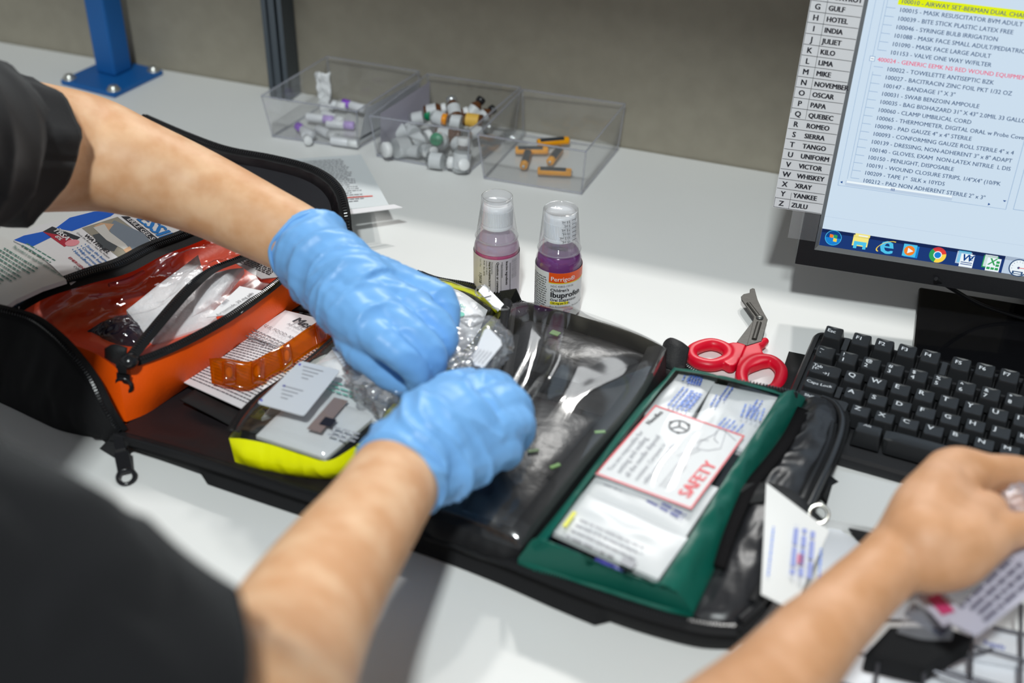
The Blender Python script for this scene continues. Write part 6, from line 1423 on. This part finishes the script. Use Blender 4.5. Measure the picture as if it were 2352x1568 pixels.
def glove(ch, arm_part, rim_c, seed, cuffr, hand):
    q = MB()
    caps(q, arm_part, n=24, flatcap=True)
    for fch in ch: caps(q, fch, n=16)
    # palm filler
    for k in range(4):
        a = ch[k][0]; b = ch[k][1]; caps(q, [(a[0], a[1], a[2], .024), ((a[0]+b[0])/2, (a[1]+b[1])/2, (a[2]+b[2])/2+.001, .0215), (b[0], b[1], b[2]-.004, b[3]*1.05)], n=16)
    o = q.build('glove', glove_m, person)
    ax0 = P(*arm_part[0][:3]); ax1 = P(*ch[2][1][:3]); ax = (ax1-ax0).normalized()
    def fn(co, n_):
        t = (co-ax0).dot(ax); L_ = (ax1-ax0).length; k = max(0, min(1, 1.25-t/L_)); lat = co-ax0-ax*t
        # sharp folds running across the wrist, fading over the knuckles
        f = ridge(t*46+lat.x*14+4*nz(lat.x*14, lat.y*14, 1, seed), lat.y*13+lat.z*13, 1, seed)
        f = max(0, f)**3
        g = ridge(t*24, lat.x*20-lat.y*16, 1, seed+5); g = max(0, g)**3
        e_ = max(0, min(1, t/.012)); return n_*(e_*(.0048*k*(f-.25)+.0026*(.4+.6*k)*(g-.25))+.0006*nz(co.x*120, co.y*120, 1, co.z*120))
    bake(o, .0019, 3, .5, fn); o.data.update()
    a, b = rim_c; A, B = P(*a), P(*b); pr_ = [P(*arm_part[0][:3]), P(*arm_part[1][:3])]; axr = (pr_[1]-pr_[0]).normalized(); c = P(*arm_part[0][:3])+axr*.0042; ru = (A-B); ru = (ru-axr*ru.dot(axr)).normalized(); R_ = arm_part[0][3]-.0003; rv = ru.cross(axr).normalized()
    ring = [c+ru*(R_*1.00*math.cos(t))+rv*(R_*.98*math.sin(t))+axr*(.0016*math.sin(t*3+seed)+.0008*math.sin(t*7)) for t in [2*math.pi*k/64 for k in range(64)]]
    q = MB(); q.tube(ring, .0017, n=8, closed=True); q.build('cuff_rim', glove_m, o)
    return o
glove(LH, [(694, 560, .124, .0318), (730, 590, .122, .0322), (790, 650, .119, .0335), (850, 700, .114, .0330)], ((742, 492, .124), (652, 634, .124)), 1.0, .033, 'l')
glove(RH, [(912, 1098, .107, .0315), (935, 1070, .107, .0325), (985, 1020, .107, .0345), (1060, 970, .104, .0345)], ((848, 1012, .107), (985, 1180, .107)), 4.0, .033, 'r')
# shirt: torso and two sleeves
q = MB()
caps(q, [(-.460, -.618, .145, .148), (-.49, -.68, .31, .135)], world=True); caps(q, [(-.46, -.66, .06, .145), (-.50, -.80, -.15, .165)], world=True)
caps(q, [(-.50, -.64, .36, .095), (pa.x, pa.y, pa.z, .075)], world=True); caps(q, [(-.47, -.70, .35, .095), (-.35, -.75, .40, .078)], world=True)
caps(q, [(-420, 300, .330, .075), (-200, 318, .262, .070), (-90, 329, .225, .062)], n=24)
caps(q, [tuple(SR)+(.078,), tuple(SR.lerp(ER, .4))+(.069,), tuple(SR.lerp(ER, .66))+(.062,)], world=True, n=24)
o = q.build('shirt', shirt, person)
def shf(co, n_):
    f = ridge(co.x*9+co.z*5, co.y*9, 1, 3); g = ridge(co.x*22, co.y*22+co.z*10, 1, 7)
    return n_*(.008*(max(0, f)**2-.2)+.003*(max(0, g)**2-.2))
bake(o, .006, 5, .5, shf)
def sleeve(a, b, name, ra, rb, seed, px=True):
    """open cloth tube ending in a hemmed cuff"""
    A, B = P(*a), P(*b); ax = (B-A).normalized(); x = ax.cross(V(0, 0, 1)).normalized(); y = ax.cross(x); q = MB()
    def f(u, v):
        t = 2*math.pi*u; r = ra+(rb-ra)*v+.004*math.sin(3*t+seed+v*2)*v+.0035*(max(0, ridge(math.cos(t)*1.6+seed, math.sin(t)*1.6, 1, v*1.5))**2)*1.4
        return A.lerp(B, v)+x*(r*math.cos(t))+y*(r*math.sin(t))
    q.grid(f, 60, 24); o = q.build(name, shirt, person, solid=.0022); return o
sleeve((-190, 322, .245), (40, 342, .201), 'sleeve', .063, .0560, 1.0)
a_ = SR.lerp(ER, .50); b_ = SR.lerp(ER, .87); SLV = [tuple(a_), tuple(b_)]; sleeve(PX(*a_), PX(*b_), 'sleeve', .066, .0585, 2.2)
# second person, right hand at the keyboard
p2 = empty('person', (.03, -.60, -.75), 'bare forearm and hand of a second person holding clear packets over the keyboard', 'person')
q = MB()
caps(q, [(1420, 1960, .16, .042), (1560, 1800, .140, .036), (1680, 1680, .125, .0315), (1770, 1585, .115, .0280), (1855, 1485, .110, .0248), (1965, 1370, .108, .0212), (2040, 1300, .110, .0205), (2115, 1238, .113, .023)], n=28)
F2 = [[(2110, 1240, .118, .021), (2175, 1082, .118, .0145), (2270, 1078, .112, .0105), (2352, 1082, .104, .0092), (2400, 1120, .096, .0084)],
      [(2120, 1250, .118, .022), (2190, 1120, .116, .0150), (2295, 1085, .098, .0105), (2370, 1110, .084, .0092), (2410, 1150, .078, .0084)],
      [(2125, 1255, .114, .022), (2160, 1130, .108, .0150), (2240, 1120, .088, .0105), (2310, 1140, .074, .0092), (2350, 1180, .072, .0084)],
      [(2120, 1250, .108, .021), (2140, 1140, .100, .0140), (2200, 1150, .080, .0100), (2260, 1180, .070, .0088), (2290, 1220, .072, .0080)],
      [(2120, 1262, .114, .022), (2215, 1262, .118, .0185), (2300, 1225, .115, .0125), (2358, 1212, .110, .0108), (2410, 1190, .103, .0095)]]
for fch in F2: caps(q, fch, n=16)
for k in range(4):
    a = F2[k][0]; b = F2[k][1]; caps(q, [(a[0], a[1], a[2], .025), ((a[0]+b[0])/2, (a[1]+b[1])/2, (a[2]+b[2])/2, .0225), (b[0], b[1], b[2]-.003, b[3]*1.02)], n=16)
caps(q, [(2130, 1270, .114, .024), (2200, 1250, .116, .024), (2260, 1180, .112, .015)], n=16)
o = q.build('body', skin2, p2); bake(o, .0022, 8, .5, lambda co, n_: n_*(.0007*nz(co.x*60, co.y*60, 1, co.z*60)))
q = MB(); a0 = P(1420, 1990, .16); caps(q, [(a0.x, a0.y, a0.z, .056), (.03, -.70, .16, .065), (.08, -.84, .14, .08)], world=True); o = q.build('sleeve', shirt, p2); bake(o, .006, 4)
bpy.context.view_layer.update()
